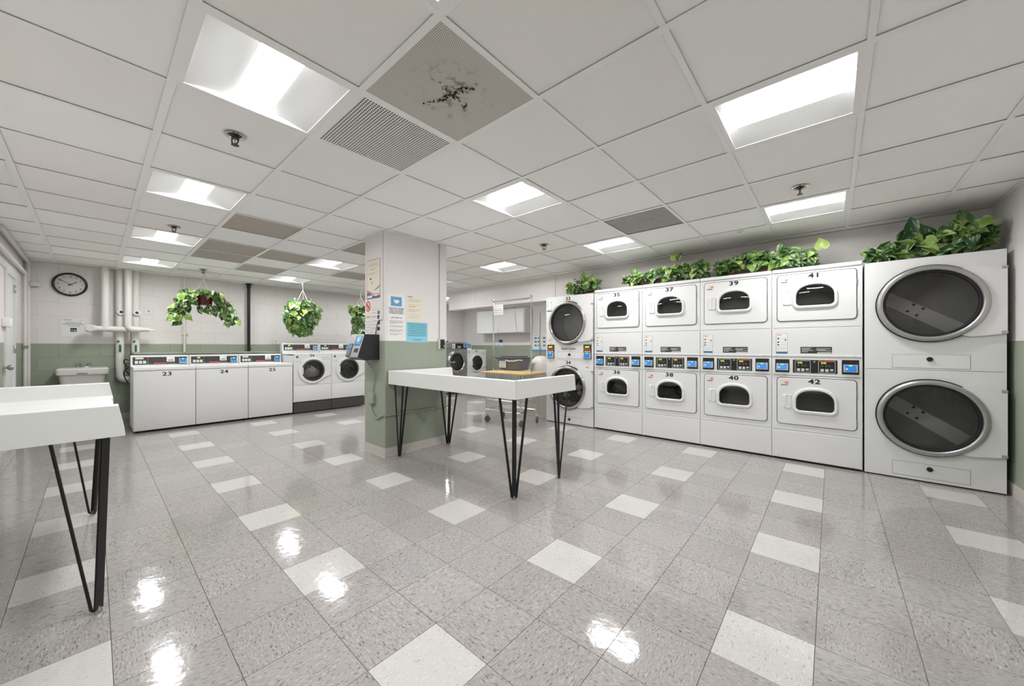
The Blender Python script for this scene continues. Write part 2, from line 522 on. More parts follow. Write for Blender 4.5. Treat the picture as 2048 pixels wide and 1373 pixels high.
# --- ceiling: deck above, grid runners, lay-in tiles
ceiling = struct(MB().box(X0-0.12, X1+0.12, Y0-0.12, YB+0.12, ZTOP, ZTOP+0.1).build('ceiling', M['plenum']))
ceiling['label'] = 'white suspended tile ceiling with inset square light fixtures'
def dots_mat(name, base, hole, pitch, rad, ax=(0, 1), stain=0, rough=0.5, metal=0.0, hexa=True):
    m = bpy.data.materials.new(name); m.use_nodes = True
    nt = m.node_tree; N = nt.nodes; L = nt.links; b = N['Principled BSDF']
    tc = N.new('ShaderNodeTexCoord'); sp = N.new('ShaderNodeSeparateXYZ')
    L.new(tc.outputs['Object'], sp.inputs[0])
    def math_(op, a, b_=None):
        n = N.new('ShaderNodeMath'); n.operation = op
        for q, v in enumerate((a, b_)):
            if v is None: continue
            if isinstance(v, (int, float)): n.inputs[q].default_value = v
            else: L.new(v, n.inputs[q])
        return n.outputs[0]
    u = math_('DIVIDE', sp.outputs[ax[0]], pitch); v = math_('DIVIDE', sp.outputs[ax[1]], pitch*(0.866 if hexa else 1))
    row = math_('FLOOR', v)
    if hexa: u = math_('ADD', u, math_('MULTIPLY', row, 0.5))
    fu = math_('SUBTRACT', math_('FRACT', u), 0.5); fv = math_('SUBTRACT', math_('FRACT', v), 0.5)
    d = math_('SQRT', math_('ADD', math_('MULTIPLY', fu, fu), math_('MULTIPLY', fv, fv)))
    hl = math_('LESS_THAN', d, rad)
    mx = N.new('ShaderNodeMix'); mx.data_type = 'RGBA'
    mx.inputs['A'].default_value = base; mx.inputs['B'].default_value = hole
    L.new(hl, mx.inputs['Factor'])
    out = mx.outputs['Result']
    if stain:
        # grime blown out around the centre of the diffuser
        ln = N.new('ShaderNodeVectorMath'); ln.operation = 'LENGTH'; L.new(tc.outputs['Object'], ln.inputs[0])
        n1 = N.new('ShaderNodeTexNoise'); n1.inputs['Scale'].default_value = 16; n1.inputs['Detail'].default_value = 6; n1.inputs['Roughness'].default_value = 0.7
        L.new(tc.outputs['Object'], n1.inputs['Vector'])
        near = N.new('ShaderNodeMapRange'); near.inputs['From Min'].default_value = 0.24; near.inputs['From Max'].default_value = 0.04
        L.new(ln.outputs['Value'], near.inputs['Value'])
        th = math_('MULTIPLY', math_('SUBTRACT', n1.outputs['Fac'], 0.53), 9.0)
        th = math_('MULTIPLY', math_('MINIMUM', math_('MAXIMUM', th, 0.0), 1.0), near.outputs[0])
        mx2 = N.new('ShaderNodeMix'); mx2.data_type = 'RGBA'
        mx2.inputs['B'].default_value = rgb(74,52,30) if stain > 1 else rgb(132,124,112)
        L.new(th, mx2.inputs['Factor']); L.new(out, mx2.inputs['A'])
        out = mx2.outputs['Result']
    L.new(out, b.inputs['Base Color'])
    b.inputs['Roughness'].default_value = rough; b.inputs['Metallic'].default_value = metal
    MATS[name] = m
dots_mat('perforated_dirty', rgb(216,212,206), rgb(104,99,94), 0.0095, 0.30, stain=2)
dots_mat('grey_dirty', rgb(166,163,160), rgb(140,137,134), 0.006, 0.25, stain=1, rough=0.8)
dots_mat('grey_dirty_warm', rgb(178,172,164), rgb(150,145,138), 0.006, 0.25, stain=1, rough=0.8)
dots_mat('drum_perforated', rgb(160,160,160), rgb(20,20,20), 0.0105, 0.34, ax=(0, 2), rough=0.5, metal=0.2)

LIGHTS = [(i, j) for i in (0,-3,-6,-9) for j in (-1,2,5,8) if (i, j) not in ((-3,2),(0,8))] + [(3,2),(3,5),(2,-1)]
LIGHTS = [(i, j) for (i, j) in LIGHTS if not (j == 8 and i > -4)]
GREY = {(-4,0):'grey_tile', (-6,0):'grey_tile', (-7,0):'grey_dirty_warm', (-6,1):'grey_tile', (-8,1):'grey_tile', (-4,2):'grey_tile', (-7,3):'grey_tile', (1,4):'grey_dirty'}
ci0, ci1 = math.floor((X0-GX)/GS), math.ceil((X1-GX)/GS)
cj0, cj1 = math.floor((Y0-GY)/GS), math.ceil((YB-GY)/GS)
_cm = {}
for i in range(ci0, ci1):
    for j in range(cj0, cj1):
        x0, x1 = max(X0, GX+i*GS), min(X1, GX+(i+1)*GS)
        y0, y1 = max(Y0, GY+j*GS), min(YB, GY+(j+1)*GS)
        if x1-x0 < 0.02 or y1-y0 < 0.02 or (i, j) in LIGHTS or (i, j) in ((0,0),(1,0)): continue
        if y0 > YD and x0 > XA: continue
        mk = GREY.get((i, j)) or ('ceiling_tile' if random.random() < .5 else 'ceiling_tile_old')
        w, h = round((x1-x0)/2-0.002, 4), round((y1-y0)/2-0.002, 4)
        if (w, h, mk) not in _cm:
            me = MB().box(-w, w, -h, h, 0, 0.015).build('tile', M[mk], None, smooth=None)
            _cm[(w, h, mk)] = me.data; bpy.data.objects.remove(me)
        link('tile', _cm[(w, h, mk)], ceiling, ((x0+x1)/2, (y0+y1)/2, ZC+0.0060+random.uniform(0, .0015)), (random.uniform(-.0015,.0015), random.uniform(-.0015,.0015), 0))
def runner(a0, a1, b0, b1):
    m = MB(); m.box(a0, a1, b0, b1, ZC, ZC+0.002)
    if a1-a0 > b1-b0: c = (b0+b1)/2; m.box(a0, a1, c-.001, c+.001, ZC+.002, ZC+.035)
    else: c = (a0+a1)/2; m.box(c-.001, c+.001, b0, b1, ZC+.002, ZC+.035)
    return m.build('runner', M['grid_white'], ceiling, smooth=None)
RW = 0.017
for j in range(cj0+1, cj1):
    y = GY+j*GS
    if Y0+.03 < y < YB-.03: runner(X0+.022, (X1 if y < YD else XA)-.022, y-RW, y+RW)
_ct = {}
for i in range(ci0+1, ci1):      # cross tees between the main runners
    x = GX+i*GS
    if not X0+.03 < x < X1-.03: continue
    for j in range(cj0, cj1):
        a, b = max(Y0+.022, GY+j*GS+RW), min((YB if x < XA else YD)-.022, GY+(j+1)*GS-RW)
        if b-a < .03: continue
        k = round(b-a, 4)
        if k not in _ct:
            q = MB(); q.box(-.0125, .0125, -k/2, k/2, .0003, .0023); q.box(-.001, .001, -k/2, k/2, .0023, .03)
            q = q.build('cross_tee', M['grid_white'], None, smooth=None); _ct[k] = q.data; bpy.data.objects.remove(q)
        link('cross_tee', _ct[k], ceiling, (x, (a+b)/2, ZC))
for (a0, a1, b0, b1) in ((X0, X0+.022, Y0, YB), (X0+.022, X1-.022, Y0, Y0+.022), (X1-.022, X1, Y0, YD), (XA+.03, X1-.022, YD-.022, YD), (X0+.022, XA, YB-.022, YB)):
    MB().box(a0, a1, b0, b1, ZC+.0002, ZC+0.0022).build('wall_angle', M['grid_white'], ceiling, smooth=None)

# --- walls
def two_tone(name, x0, x1, y0, y1, z1=ZTOP, zsplit=ZG, z0=0.0):
    m = MB(); m.cur = 1; m.box(x0, x1, y0, y1, z0, zsplit); m.cur = 0; m.box(x0, x1, y0, y1, zsplit, z1)
    return struct(m.build(name, [M['wall_white'], M['wall_green']], smooth=None))
wall_back = two_tone('wall_back', X0-0.14, X0-0.0035, Y0-0.12, YB+0.12)
wall_back['label'] = 'painted block wall, white above green, behind the washers'
wall_left = two_tone('wall_left', X0, X1+0.12, Y0-0.14, Y0-0.0035)
wall_near = two_tone('wall_near', X1, X1+0.12, Y0, YD+0.12)
wall_right = two_tone('wall_right', XA, X1, YD, YD+0.12)
wall_alcove = two_tone('wall_alcove', X0, XA+0.12, YB, YB+0.12)
wall_alcove_side = two_tone('wall_alcove_side', XA, XA+0.12, YD+0.12, YB)

# painted concrete blocks with recessed joints
BL, BH = 0.4064, 0.2032
_bm = {}
def block_mesh(w, h, mk):
    k = (round(w,4), round(h,4), mk)
    if k not in _bm:
        a, b, c, d = w/2-.0032, h/2-.0032, .0022, .0032
        me = bpy.data.meshes.new('block')
        v = [(0,-a,-b),(0,a,-b),(0,a,b),(0,-a,b),(d,-a+c,-b+c),(d,a-c,-b+c),(d,a-c,b-c),(d,-a+c,b-c)]
        me.from_pydata(v, [], [(4,5,6,7),(0,1,5,4),(1,2,6,5),(2,3,7,6),(3,0,4,7)])
        me.materials.append(M[mk]); _bm[k] = me
    return _bm[k]
for c in range(12):
    z0, z1 = c*BH+.007, min((c+1)*BH+.007, ZTOP)
    if c == 0: z0 = 0
    mk = 'wall_green' if c < 6 else 'wall_white'
    st = -0.547 if c % 2 == 0 else -0.344
    for k in range(-1, 22):
        a, b = max(Y0, st+k*BL), min(YB, st+(k+1)*BL)
        if b-a < 0.03: continue
        link('block', block_mesh(b-a, z1-z0, mk), wall_back, (X0-.0035, (a+b)/2, (z0+z1)/2))
    for k in range(0, 3):
        xa = X0 + (0.13 if c % 2 else 0.33) + (k-1)*BL
        a, b = max(X0, xa), min(-7.76, xa+BL)
        if b-a < 0.03: continue
        link('block', block_mesh(b-a, z1-z0, mk), wall_left, ((a+b)/2, Y0-.0035, (z0+z1)/2), (0, 0, PI/2))

# dropped header over the opening beside the dryers
hd = MB(); hd.box(-6.5, -5.71, YD, YD+.22, 2.0, ZC+.1); hd.box(-5.70, XA, YD, YD+.40, 2.0, ZC+.1)
header = struct(hd.build('trim_1', M['wall_white'], smooth=None))
header['label'] = 'white dropped soffit over the opening beside the dryers'
MB().box(-5.715, -5.695, YD-.006, YD, 2.0, ZC).build('cover_strip', M['grid_white'], header, smooth=None)
struct(MB().box(XA-.03, XA+.015, YD-.012, YD, 0, ZC).build('trim_2', M['panel_white'], smooth=None))

# structural column
CX0, CX1, CY0, CY1 = -4.005, -3.57, 2.035, 2.86
colm = MB()
def colprism(m, z0, z1):
    m.prism(rrect(CX0, CX1, CY0, CY1, .008, 3), z0, z1, 'xy')
colm.cur = 1; colprism(colm, 0, 1.243); colm.cur = 0; colprism(colm, 1.243, ZTOP)
column = struct(colm.build('column', [M['wall_white'], M['wall_green']]))
column['label'] = 'square painted column, white above and green below, in the middle of the room'
column['category'] = 'column'
m = MB()
for a in (rrect(CX0-.006, CX1+.006, CY0-.006, CY1+.006, .01, 3),):
    m.prism(a, 0, .098, 'xy')
m.prism(rrect(CX0-.014, CX1+.014, CY0-.014, CY1+.014, .012, 3), 0, .008, 'xy')
m.build('cove_base', M['cove_base'], column)

# baseboards
def base(name, x0, x1, y0, y1):
    m = MB().box(x0, x1, y0, y1, 0, .1)
    return struct(m.build(name, M['cove_base'], smooth=None))
base('baseboard_near', X1-.008, X1, Y0, YD)
base('baseboard_back', X0, X0+.008, Y0, 0.42)
base('baseboard_left', X0, X1, Y0, Y0+.008)
base('baseboard_alcove', X0, XA, YB-.008, YB)

# low pipe chase behind the top-loading washers
m = MB(); m.box(X0, -7.80, 0.41, 2.30, 0, 1.07)
chase = struct(m.build('wall_chase', M['wall_green'], smooth=None))
chase['label'] = 'low green pipe chase behind the top-loading washers'
for (a, b, dz) in ((0.395, 1.46, 0), (1.462, 2.02, .004), (2.022, 2.31, 0)):
    MB().box(X0, -7.775, a, b, 1.07+dz, 1.085+dz).build('cap_board', M['wall_green'], chase, smooth=None)

# doors in the left wall
def door_set(name, x0, x1, z1, two=False):
    m = MB()
    for (a, b, c, d) in ((x0-.055, x0, 0, z1+.055), (x1, x1+.055, 0, z1+.055), (x0, x1, z1, z1+.055)):
        m.box(a, b, Y0-.02, Y0+.016, c, d)
    d = struct(m.build(name, M['door_white'], smooth=None))
    return d
d1 = door_set('door_1', -7.68, -7.06, 2.03)
MB().box(-7.68, -7.06, Y0-.02, Y0-.002, 0.01, 2.03).build('leaf', M['door_white'], d1, smooth=None)
for z in (0.3, 1.1, 1.85):
    MB().rbox(-7.69, -7.675, Y0+.0, Y0+.022, z, z+.1, .004).build('hinge', M['steel'], d1)
d2 = door_set('door_2', -6.93, -6.02, 2.06)
m = MB(); m.cur = 0; m.box(-6.93, -6.02, Y0-.02, Y0+.002, ZG, 2.06); m.cur = 1; m.box(-6.93, -6.02, Y0-.02, Y0+.002, .01, ZG)
m.build('leaf', [M['wall_white'], M['wall_green']], d2, smooth=None)
MB().lathe([(.0,.075),(.018,.073),(.03,.06),(.031,.045),(.022,.032),(.012,.026),(.012,.008),(.032,.006),(.032,.0)], 20, 'y', (-6.86, Y0+.002, .95)).build('knob', M['satin_silver'], d2)
MB().rbox(-6.95, -6.78, Y0, Y0+.06, 1.40, 1.50, .012).build('lock_cover', M['grid_white'], d2)

# ------------------------------------------------------------------ recessed ceiling lights
LLAB = {
 (0,-1): 'large square ceiling light next to the slotted ceiling grille',
 (-3,-1): 'square ceiling light between two sprinkler heads, in the row leading to the clock',
 (-6,-1): 'small-looking square ceiling light just behind a sprinkler, in the row leading to the clock',
 (-9,-1): 'last square ceiling light above the white drain pipes by the clock',
 (3,2): 'large long-lens ceiling light nearest above the big round-door dryers',
 (0,2): 'ceiling light between the column and the stained grey ceiling panel',
 (-6,2): 'ceiling light between two plain grey ceiling panels, beside the column',
 (-9,2): 'ceiling light in front of the black wall pipe and compact hanging plant',
 (3,5): 'ceiling light above dryers 39 to 42 with a sprinkler in front',
 (0,5): 'ceiling light above dryers 35 and 37 behind the stained grey panel',
 (-3,5): 'ceiling light above the chrome laundry cart, before the soffit',
 (-6,5): 'ceiling light hidden behind the column, over the washer aisle',
 (-9,5): 'ceiling light over washers behind the column',
 (-6,8): 'ceiling light in the alcove behind the soffit',
 (-9,8): 'far ceiling light seen past the column above the silver washer',
 (2,-1): 'ceiling light cut off by the top edge, beyond the perforated dirty diffuser',
}
def make_light():
    r = thing('ceiling_light', '', 'ceiling light', (0,0,0), 0, 'square recessed ceiling lights')
    h = GS/2
    # flange
    fl = MB(); fl.ring(rect(-h+.004, h-.004, -h+.004, h-.004), rect(-.268, .268, -.268, .268), 0.0, 0.004)
    fl.v = [(a, c, .0015+b) for a, b, c in fl.v]
    fl.build('frame', M['grid_white'], r, smooth=None)
    # curved side reflectors and sloped end plates
    for s in (-1, 1):
        m = MB(); prof = []
        for q in range(9):
            t = q/8
            prof.append((s*(.268-.185*t), .004+.030*math.sin(t*PI/2)))
        v = []; f = []
        for q, (y, z) in enumerate(prof):
            v += [(-.268, y, z), (.268, y, z), (-.268, y, z+.004), (.268, y, z+.004)]
            if q:
                a = 4*(q-1); b = 4*q
                f += [(a, a+1, b+1, b), (a+2, b+2, b+3, a+3)]
        m.add(v, f); m.build('reflector', M['reflector'], r, fixn=False)
        m = MB(); m.prism([(-.268, .003), (.268, .003), (.268, .05), (-.268, .05)], 0, .004, 'yz')
        m.v = [(s*(.272 - c*.12) if False else s*(.270+a) , b, c) for a, b, c in m.v]
        m.build('end_plate', M['reflector'], r, smooth=None)
    # glowing basket lens
    m = MB(); v = []; f = []; n = 12
    for q in range(n+1):
        t = -1+2*q/n
        y = .084*t; z = .034 - .012*(1-t*t)
        v += [(-.266, y, z), (.266, y, z)]
        if q: f.append((2*q-2, 2*q-1, 2*q+1, 2*q))
    a = len(v)
    f.append(tuple(range(0, a, 2))); f.append(tuple(range(1, a, 2))[::-1])
    m.add(v, f); m.build('lens', M['lens'], r, fixn=True)
    m = MB(); m.box(-.28, .28, -.28, .28,   .052, .06)
    for s in (-1, 1): m.box(-.28, .28, s*.276-.004, s*.276+.004, .005, .052)
    m.build('housing', M['grid_white'], r, smooth=None)
    return r
proto = make_light()
for n, (i, j) in enumerate(sorted(LIGHTS, key=lambda q: (q[0] != 0, q))):
    o = proto if n == 0 else copy_tree(proto)
    o.location = (GX+(i+.5)*GS, GY+(j+.5)*GS, ZC)
    o['label'] = LLAB[(i, j)]

# slotted grille and the perforated, soiled diffuser
r = thing('return_grille', 'square slotted metal return grille beside the dirty perforated diffuser', 'air grille', (GX+.5*GS, GY+.5*GS, ZC))
h = GS/2-.013
m = MB(); m.ring(rect(-h, h, -h, h), rect(-h+.02, h-.02, -h+.02, h-.02), .001, .006); m.v = [(a, c, b) for a, b, c in m.v]
m.build('frame', M['grid_white'], r, smooth=None)
m = MB(); q = h-.02; n = 36
for k in range(n+1):
    t = -q+2*q*k/n
    m.box(t-.0022, t+.0022, -q, q, .002, .0035)
    m.box(-q, q, t-.0028, t+.0028, .0021, .0036)
o = m.build('bars', M['grid_white'], r, smooth=None); o['kind'] = 'stuff'
MB().box(-h, h, -h, h, .02, .024).build('backing', M['plenum'], r, smooth=None)

r = thing('perforated_diffuser', 'square perforated metal diffuser with black and brown grime at its centre', 'air diffuser', (GX+1.5*GS, GY+.5*GS, ZC))
m = MB(); m.ring(rect(-h-.004, h+.004, -h-.004, h+.004), rect(-h+.004, h-.004, -h+.004, h-.004), .001, .004); m.v = [(a, c, b) for a, b, c in m.v]
m.build('frame', M['grid_white'], r, smooth=None)
MB().box(-h+.003, h-.003, -h+.003, h-.003, .0035, .0055).build('face_sheet', M['perforated_dirty'], r, smooth=None)
m = MB()
random.seed(3)
for k in range(64):    # curled, flaking rust along two crossing seams
    t = random.gauss(0, .07); s = random.choice((0, 0, 1))
    x, y = (t, t*.25+random.uniform(-.018,.018)) if s == 0 else (random.uniform(-.02,.02)-t*.2, t*.8)
    a = random.uniform(0, PI); w = random.uniform(.005, .017)
    m.add([(x-w*math.cos(a), y-w*math.sin(a), .003), (x+w*math.cos(a), y+w*math.sin(a), .003), (x+w*.4, y+w*.5, -random.uniform(.001,.008))], [(0,1,2)])
o = m.build('rust_flakes', mat('rust', rgb(70,48,28), .9, var=.4, nscale=30), r, fixn=False); o['kind'] = 'stuff'

# sprinkler heads
def make_sprinkler():
    r = thing('sprinkler', '', 'sprinkler', (0,0,0), 0, 'ceiling sprinkler heads')
    MB().lathe([(.030,.0),(.042,-.003),(.044,-.006),(.034,-.007),(.026,.002)], 24).build('escutcheon', M['steel'], r)
    MB().lathe([(.026,.001),(.026,-.004),(.014,-.010),(.012,-.016),(.0,-.016)], 18).build('body', M['bronze_dark'], r)
    for s in (-1, 1):
        MB().tube([(s*.012,0,-.010),(s*.019,0,-.022),(s*.017,0,-.036),(s*.005,0,-.047)], .0032, 6).build('arm', M['bronze_dark'], r)
    MB().tube([(0,0,-.014),(0,0,-.046)], .003, 6).build('bulb', M['steel'], r)
    MB().lathe([(.0,-.047),(.016,-.048),(.017,-.050),(.0,-.051)], 14).build('deflector', M['bronze_dark'], r)
    return r
SPR = [((-.5, -.5), 'sprinkler head between the two largest square lights over the entrance aisle'),
       ((-4.55, -.5), 'sprinkler head in front of the third light of the row toward the clock'),
       ((-8.62, .5), 'sprinkler head right above the red-potted hanging plant'),
       ((-.5, 4.5), 'sprinkler head in the ceiling between column and dryers 35 and 37'),
       ((3.5, 4.5), 'sprinkler head in front of the ceiling light above dryer 41')]
proto = make_sprinkler()
for n, ((i, j), lab) in enumerate(SPR):
    o = proto if n == 0 else copy_tree(proto)
    o.location = (GX+i*GS, GY+j*GS, ZC+.003)
    o.rotation_euler = (0, 0, .55 if n != 4 else 1.75)
    o['label'] = lab; o.scale = (1.2, 1.2, 1.2)
r = thing('ceiling_cover', 'round beige blank cover in the ceiling above dryer 39', 'cover', (-.74, 4.56, ZC+.002))
MB().lathe([(.034,0),(.038,-.004),(.030,-.006),(.0,-.007)], 24).build('plate', M['paper_cream'], r)
MB().lathe([(.016,-.006),(.014,-.012),(.0,-.013)], 16).build('boss', M['cove_base'], r)

# ------------------------------------------------------------------ shared machine fittings (front faces -y in local axes)
def card_reader(parent, x0, x1, z0, z1, y, plate=True):
    """black plate with a tilted card reader: blue screen, green light"""
    w = x1-x0; hh = z1-z0
    o = MB().rbox(x0, x1, y-.003, y+.004, z0, z1, .002, 1).build('card_reader', M['black_plastic'], parent)
    a, b = x0+w*.10, x1-w*.08; c, d = z0+hh*.13, z0+hh*.66
    m = MB(); m.prism([(y-.003, c), (y-.034, c+.006), (y-.022, d), (y-.003, d+.004)], a, b, 'yz')
    m.build('bezel', M['silver_plastic'], o, smooth=None)
    # screen on the sloping front
    e = .10*(b-a)
    m = MB(); m.prism([(y-.0335, c+.012), (y-.0355, c+.012), (y-.0245, d-.004), (y-.0225, d-.004)], a+e, b-e, 'yz')
    m.build('screen', M['screen_blue'], o, smooth=None)
    cx = (a+b)/2
    m = MB(); m.rbox(cx-.011, cx+.011, y-.029, y-.024, d-.013, d-.002, .002, 1); m.build('indicator_light', M['led_green'], o)
    m = MB(); m.rbox(a+e+.006, a+e+.022, y-.034, y-.029, c+.026, c+.042, .002, 1); m.build('card_icon', M['paper'], o)
    return o

def sticker_small(parent, x0, x1, z0, z1, y, num=None):
    """white and pink machine label with a dark bar"""
    MB().box(x0, x1, y-.0007, y, z0, z1).build('sticker', M['sticker_paper'], parent, smooth=None)
    w, h = x1-x0, z1-z0
    MB().box(x0+w*.42, x1-w*.04, y-.0011, y-.0007, z0+h*.36, z0+h*.72).build('sticker_field', M['paper_pink'], parent, smooth=None)
    m = MB(); m.box(x0+w*.12, x1-w*.22, y-.0012, y-.0007, z0+h*.18, z0+h*.28)
    m.build('sticker_bar', M['ink_black'], parent, smooth=None)
    m = MB()
    for t in (.80, .90, .06): m.box(x0+w*.08, x1-w*.08, y-.0011, y-.0007, z0+h*t-.001, z0+h*t+.001)
    m.build('sticker_print', M['paper_pink'], parent, smooth=None)['kind'] = 'stuff'
    if num: text('sticker_number', num, h*.42, M['ink_red'], parent, (x0+w*.70, y-.0014, z0+h*.54), bold=.0004)

def instruction(parent, x0, x1, z0, z1, y):
    """tall white instruction label: red heading, three blue bullets, blue foot"""
    w, h = x1-x0, z1-z0
    o = MB().box(x0, x1, y-.0008, y, z0, z1).build('instruction_label', M['paper'], parent, smooth=None)
    MB().ring(rect(x0, x1, z0, z1), rect(x0+.002, x1-.002, z0+.002, z1-.002), y-.0006, y-.0011).build('border', M['ink_blue'], o, smooth=None)
    MB().box(x0, x1, y-.0013, y-.0008, z0, z0+h*.10).build('foot_band', M['ink_blue'], o, smooth=None)
    m = MB()
    for (a, b, t) in ((.1,.55,.93),(.1,.4,.90)): m.box(x0+w*a, x0+w*b, y-.0012, y-.0008, z0+h*t-.002, z0+h*t+.002)
    m.build('heading', M['ink_orange'], o, smooth=None)
    m = MB()
    for t in (.74, .56, .43): m.prism(circle(x0+w*.19, z0+h*t, w*.085, 14), y-.0012, y-.0008)
    m.build('bullet', M['ink_navy'], o, smooth=None)
    m = MB()
    for t in (.76,.73,.58,.55,.45,.42,.29,.26,.22,.18): m.box(x0+w*(.36 if t > .4 else .1), x0+w*.88, y-.0012, y-.0008, z0+h*t-.0009, z0+h*t+.0009)
    m.box(x0+w*.04, x1-w*.04, y-.0012, y-.0008, z0+h*.335, z0+h*.34)
    m.build('small_print', M['ink_pale'], o, smooth=None)
    MB().box(x0+w*.76, x0+w*.88, y-.0013, y-.0008, z0+h*.64, z0+h*.70).build('dark_mark', M['ink_black'], o, smooth=None)
    return o

def screws(parent, pts, y, r=.004):
    for (a, b) in pts:
        MB().lathe([(r,0),(r,-.0015),(r*.5,-.0025),(0,-.0025)], 8, 'y', (a, y, b)).build('screw', M['steel'], parent)

def blob(name, m, parent, c, s, seed, lumps=5, flat=True):
    """crumpled heap of cloth: a noisy closed surface"""
    rnd = random.Random(seed); mb = MB(); nu, nv = 28, 16; v = []; f = []
    ph = [(rnd.uniform(2,7), rnd.uniform(2,6), rnd.uniform(0,6.3), rnd.uniform(.05,.14)) for _ in range(lumps)]
    for a in range(nv+1):
        th = PI*a/nv
        for b in range(nu):
            p = 2*PI*b/nu
            k = 1 + sum(q[3]*math.sin(q[0]*p+q[2])*math.sin(q[1]*th+q[2]*.7) for q in ph)
            x, y, z = math.sin(th)*math.cos(p)*k, math.sin(th)*math.sin(p)*k, math.cos(th)*k
            if flat and z < -.55: z = -.55
            v.append((c[0]+s[0]*x, c[1]+s[1]*y, c[2]+s[2]*z))
    for a in range(nv):
        for b in range(nu):
            f.append((a*nu+b, a*nu+(b+1) % nu, (a+1)*nu+(b+1) % nu, (a+1)*nu+b))
    mb.add(v, f)
    return mb.build(name, m, parent, smooth=60)

# ------------------------------------------------------------------ stacked white dryers 35 to 42
DY = 4.75
def stack_dryer(x0, a, b, label, mirror41=False):
    W, D = .696, .50
    t = thing('stacked_dryer', label, 'dryer', (x0, DY, 0), 0, 'stacked white dryer pairs along the wall')
    white, pw = M['appliance_white'], M['panel_white']
    m = MB()
    m.box(0, .012, .002, D, .02, 1.975); m.box(W-.012, W, .002, D, .02, 1.975)
    m.box(.012, W-.012, D-.012, D, .02, 1.975); m.box(.012, W-.012, .06, D-.012, .97, .99)
    m.build('cabinet', pw, t, smooth=None)
    MB().box(.02, W-.02, .03, D-.02, 0, .02).build('base', M['rubber_black'], t, smooth=None)  # recessed base, coloured black as the shade in the floor gap
    MB().rbox(0, W, -.010, D, 1.9495, 1.992, .012, 3).build('top_cap', white, t)
    for sec, dz, num in (('upper', 0.0, a), ('lower', -1.065, b)):
        win = dshape(.203, .498, 1.597+dz, 1.803+dz, .035)
        wout = dshape(.172, .527, 1.563+dz, 1.836+dz, .06)
        hole = dshape(.19, .511, 1.583+dz, 1.818+dz, .045)
        zz = (1.377, 1.946) if dz == 0 else (.317, .881)
        MB().ring(rect(.013, W-.013, *((.99, 1.948) if dz == 0 else (.03, .97))), hole, .020, .014).build('seam_shade_sheet', M['rubber_black'], t, smooth=None)  # black sheet added behind the panels so their seams look shaded
        MB().ring(rect(.0015, W-.0015, *zz), hole, .012, 0).build('front_panel', white, t, smooth=None)
        MB().ring(rrect(.0405, .6605, 1.4415+dz, 1.9295+dz, .035), hole, .004, -.0012).build('door_seal', M['gasket'], t, smooth=None)
        d = MB().ring(rrect(.0465, .6545, 1.4475+dz, 1.9235+dz, .03), hole, -.0008, -.011, .003, 0).build('door', white, t, smooth=18)
        MB().ring(wout, win, -.010, -.030, .012, .008).build('window_frame', white, d)
        MB().dome(win, -.012, .006).build('glass', M['dark_glass'], d)
        # recessed pull
        MB().ring(rrect(.094, .166, 1.611+dz, 1.753+dz, .008), rrect(.122, .160, 1.622+dz, 1.745+dz, .006), -.010, -.019, .004, .003).build('handle', white, d)
        m = MB(); m.prism([(.122, -.0125), (.160, -.0105), (.160, -.0185), (.150, -.0185)], 1.622+dz, 1.745+dz, 'xy'); m.build('handle_scoop', pw, d, smooth=None)
        text('number', num, .064, M['ink_black'], d, (.347, -.0116, 1.893+dz), bold=.0020, sx=1.4, space=1.1)
        sticker_small(d, .068, .150, 1.833+dz, 1.904+dz, -.011, num)
        for zq in (1.80, 1.52): MB().rbox(.655, .660, -.012, -.002, zq+dz-.03, zq+dz+.03, .001, 1).build('hinge', M['seam_grey'], d)
        m = MB().lathe([(.215,.03),(.225,.05),(.225,.40),(.0,.405)], 40, 'y', (.35, 0, 1.70+dz), cap=False); m.build('drum', M['drum_steel'], t)
        for q in range(3):
            an = q*2*PI/3+.5
            m = MB(); p = Vector((math.cos(an), 0, math.sin(an))); tn = Vector((-math.sin(an), 0, math.cos(an)))
            c0 = Vector((.35, 0, 1.70+dz)) + p*.225
            v = [c0+tn*.035, c0-tn*.035, c0-p*.05]
            m.prism([(q_.x, q_.z) for q_ in v], .06, .38); m.build('baffle', M['drum_steel'], t, smooth=None)
    # access panel with labels
    ap = MB().rbox(.0015, W-.0015, -.004, .012, 1.077, 1.3725, .003, 1).build('access_panel', white, t)
    m = MB(); m.prism([(-.004, 1.1), (-.0065, 1.095), (-.0065, 1.079), (-.004, 1.079)], .002, W-.002, 'yz'); m.build('lip', pw, ap, smooth=None)
    screws(ap, [(.045, 1.087), (.64, 1.087)], -.0065)
    instruction(t, .036, .132, 1.108, 1.322, -.0042)
    o = MB().box(.238, .480, -.0049, -.004, 1.113, 1.179).build('warning_label', M['dark_panel'], t, smooth=None)
    m = MB()
    for (q0, q1, q) in ((.04,.36,.80),(.04,.30,.62),(.04,.42,.45),(.04,.24,.25),(.52,.95,.72),(.56,.98,.40),(.5,.8,.55)):
        m.box(.238+.242*q0, .238+.242*q1, -.0052, -.0049, 1.113+.066*q-.003, 1.113+.066*q+.003)
    m.build('warning_print', M['ink_pale'], o, smooth=None)
    MB().box(.37, .476, -.0053, -.0049, 1.116, 1.124).build('white_strip', M['paper'], o, smooth=None)
    # control strip
    MB().rbox(.0015, W-.0015, .0, .014, .8855, 1.0745, .002, 1).build('control_panel', white, t)
    card_reader(t, .028, .148, .914, 1.050, 0)
    card_reader(t, .551, .673, .914, 1.053, 0)
    dp = MB().rbox(.176, .520, -.003, .004, .914, 1.047, .002, 1).build('display_panel', M['black_plastic'], t)
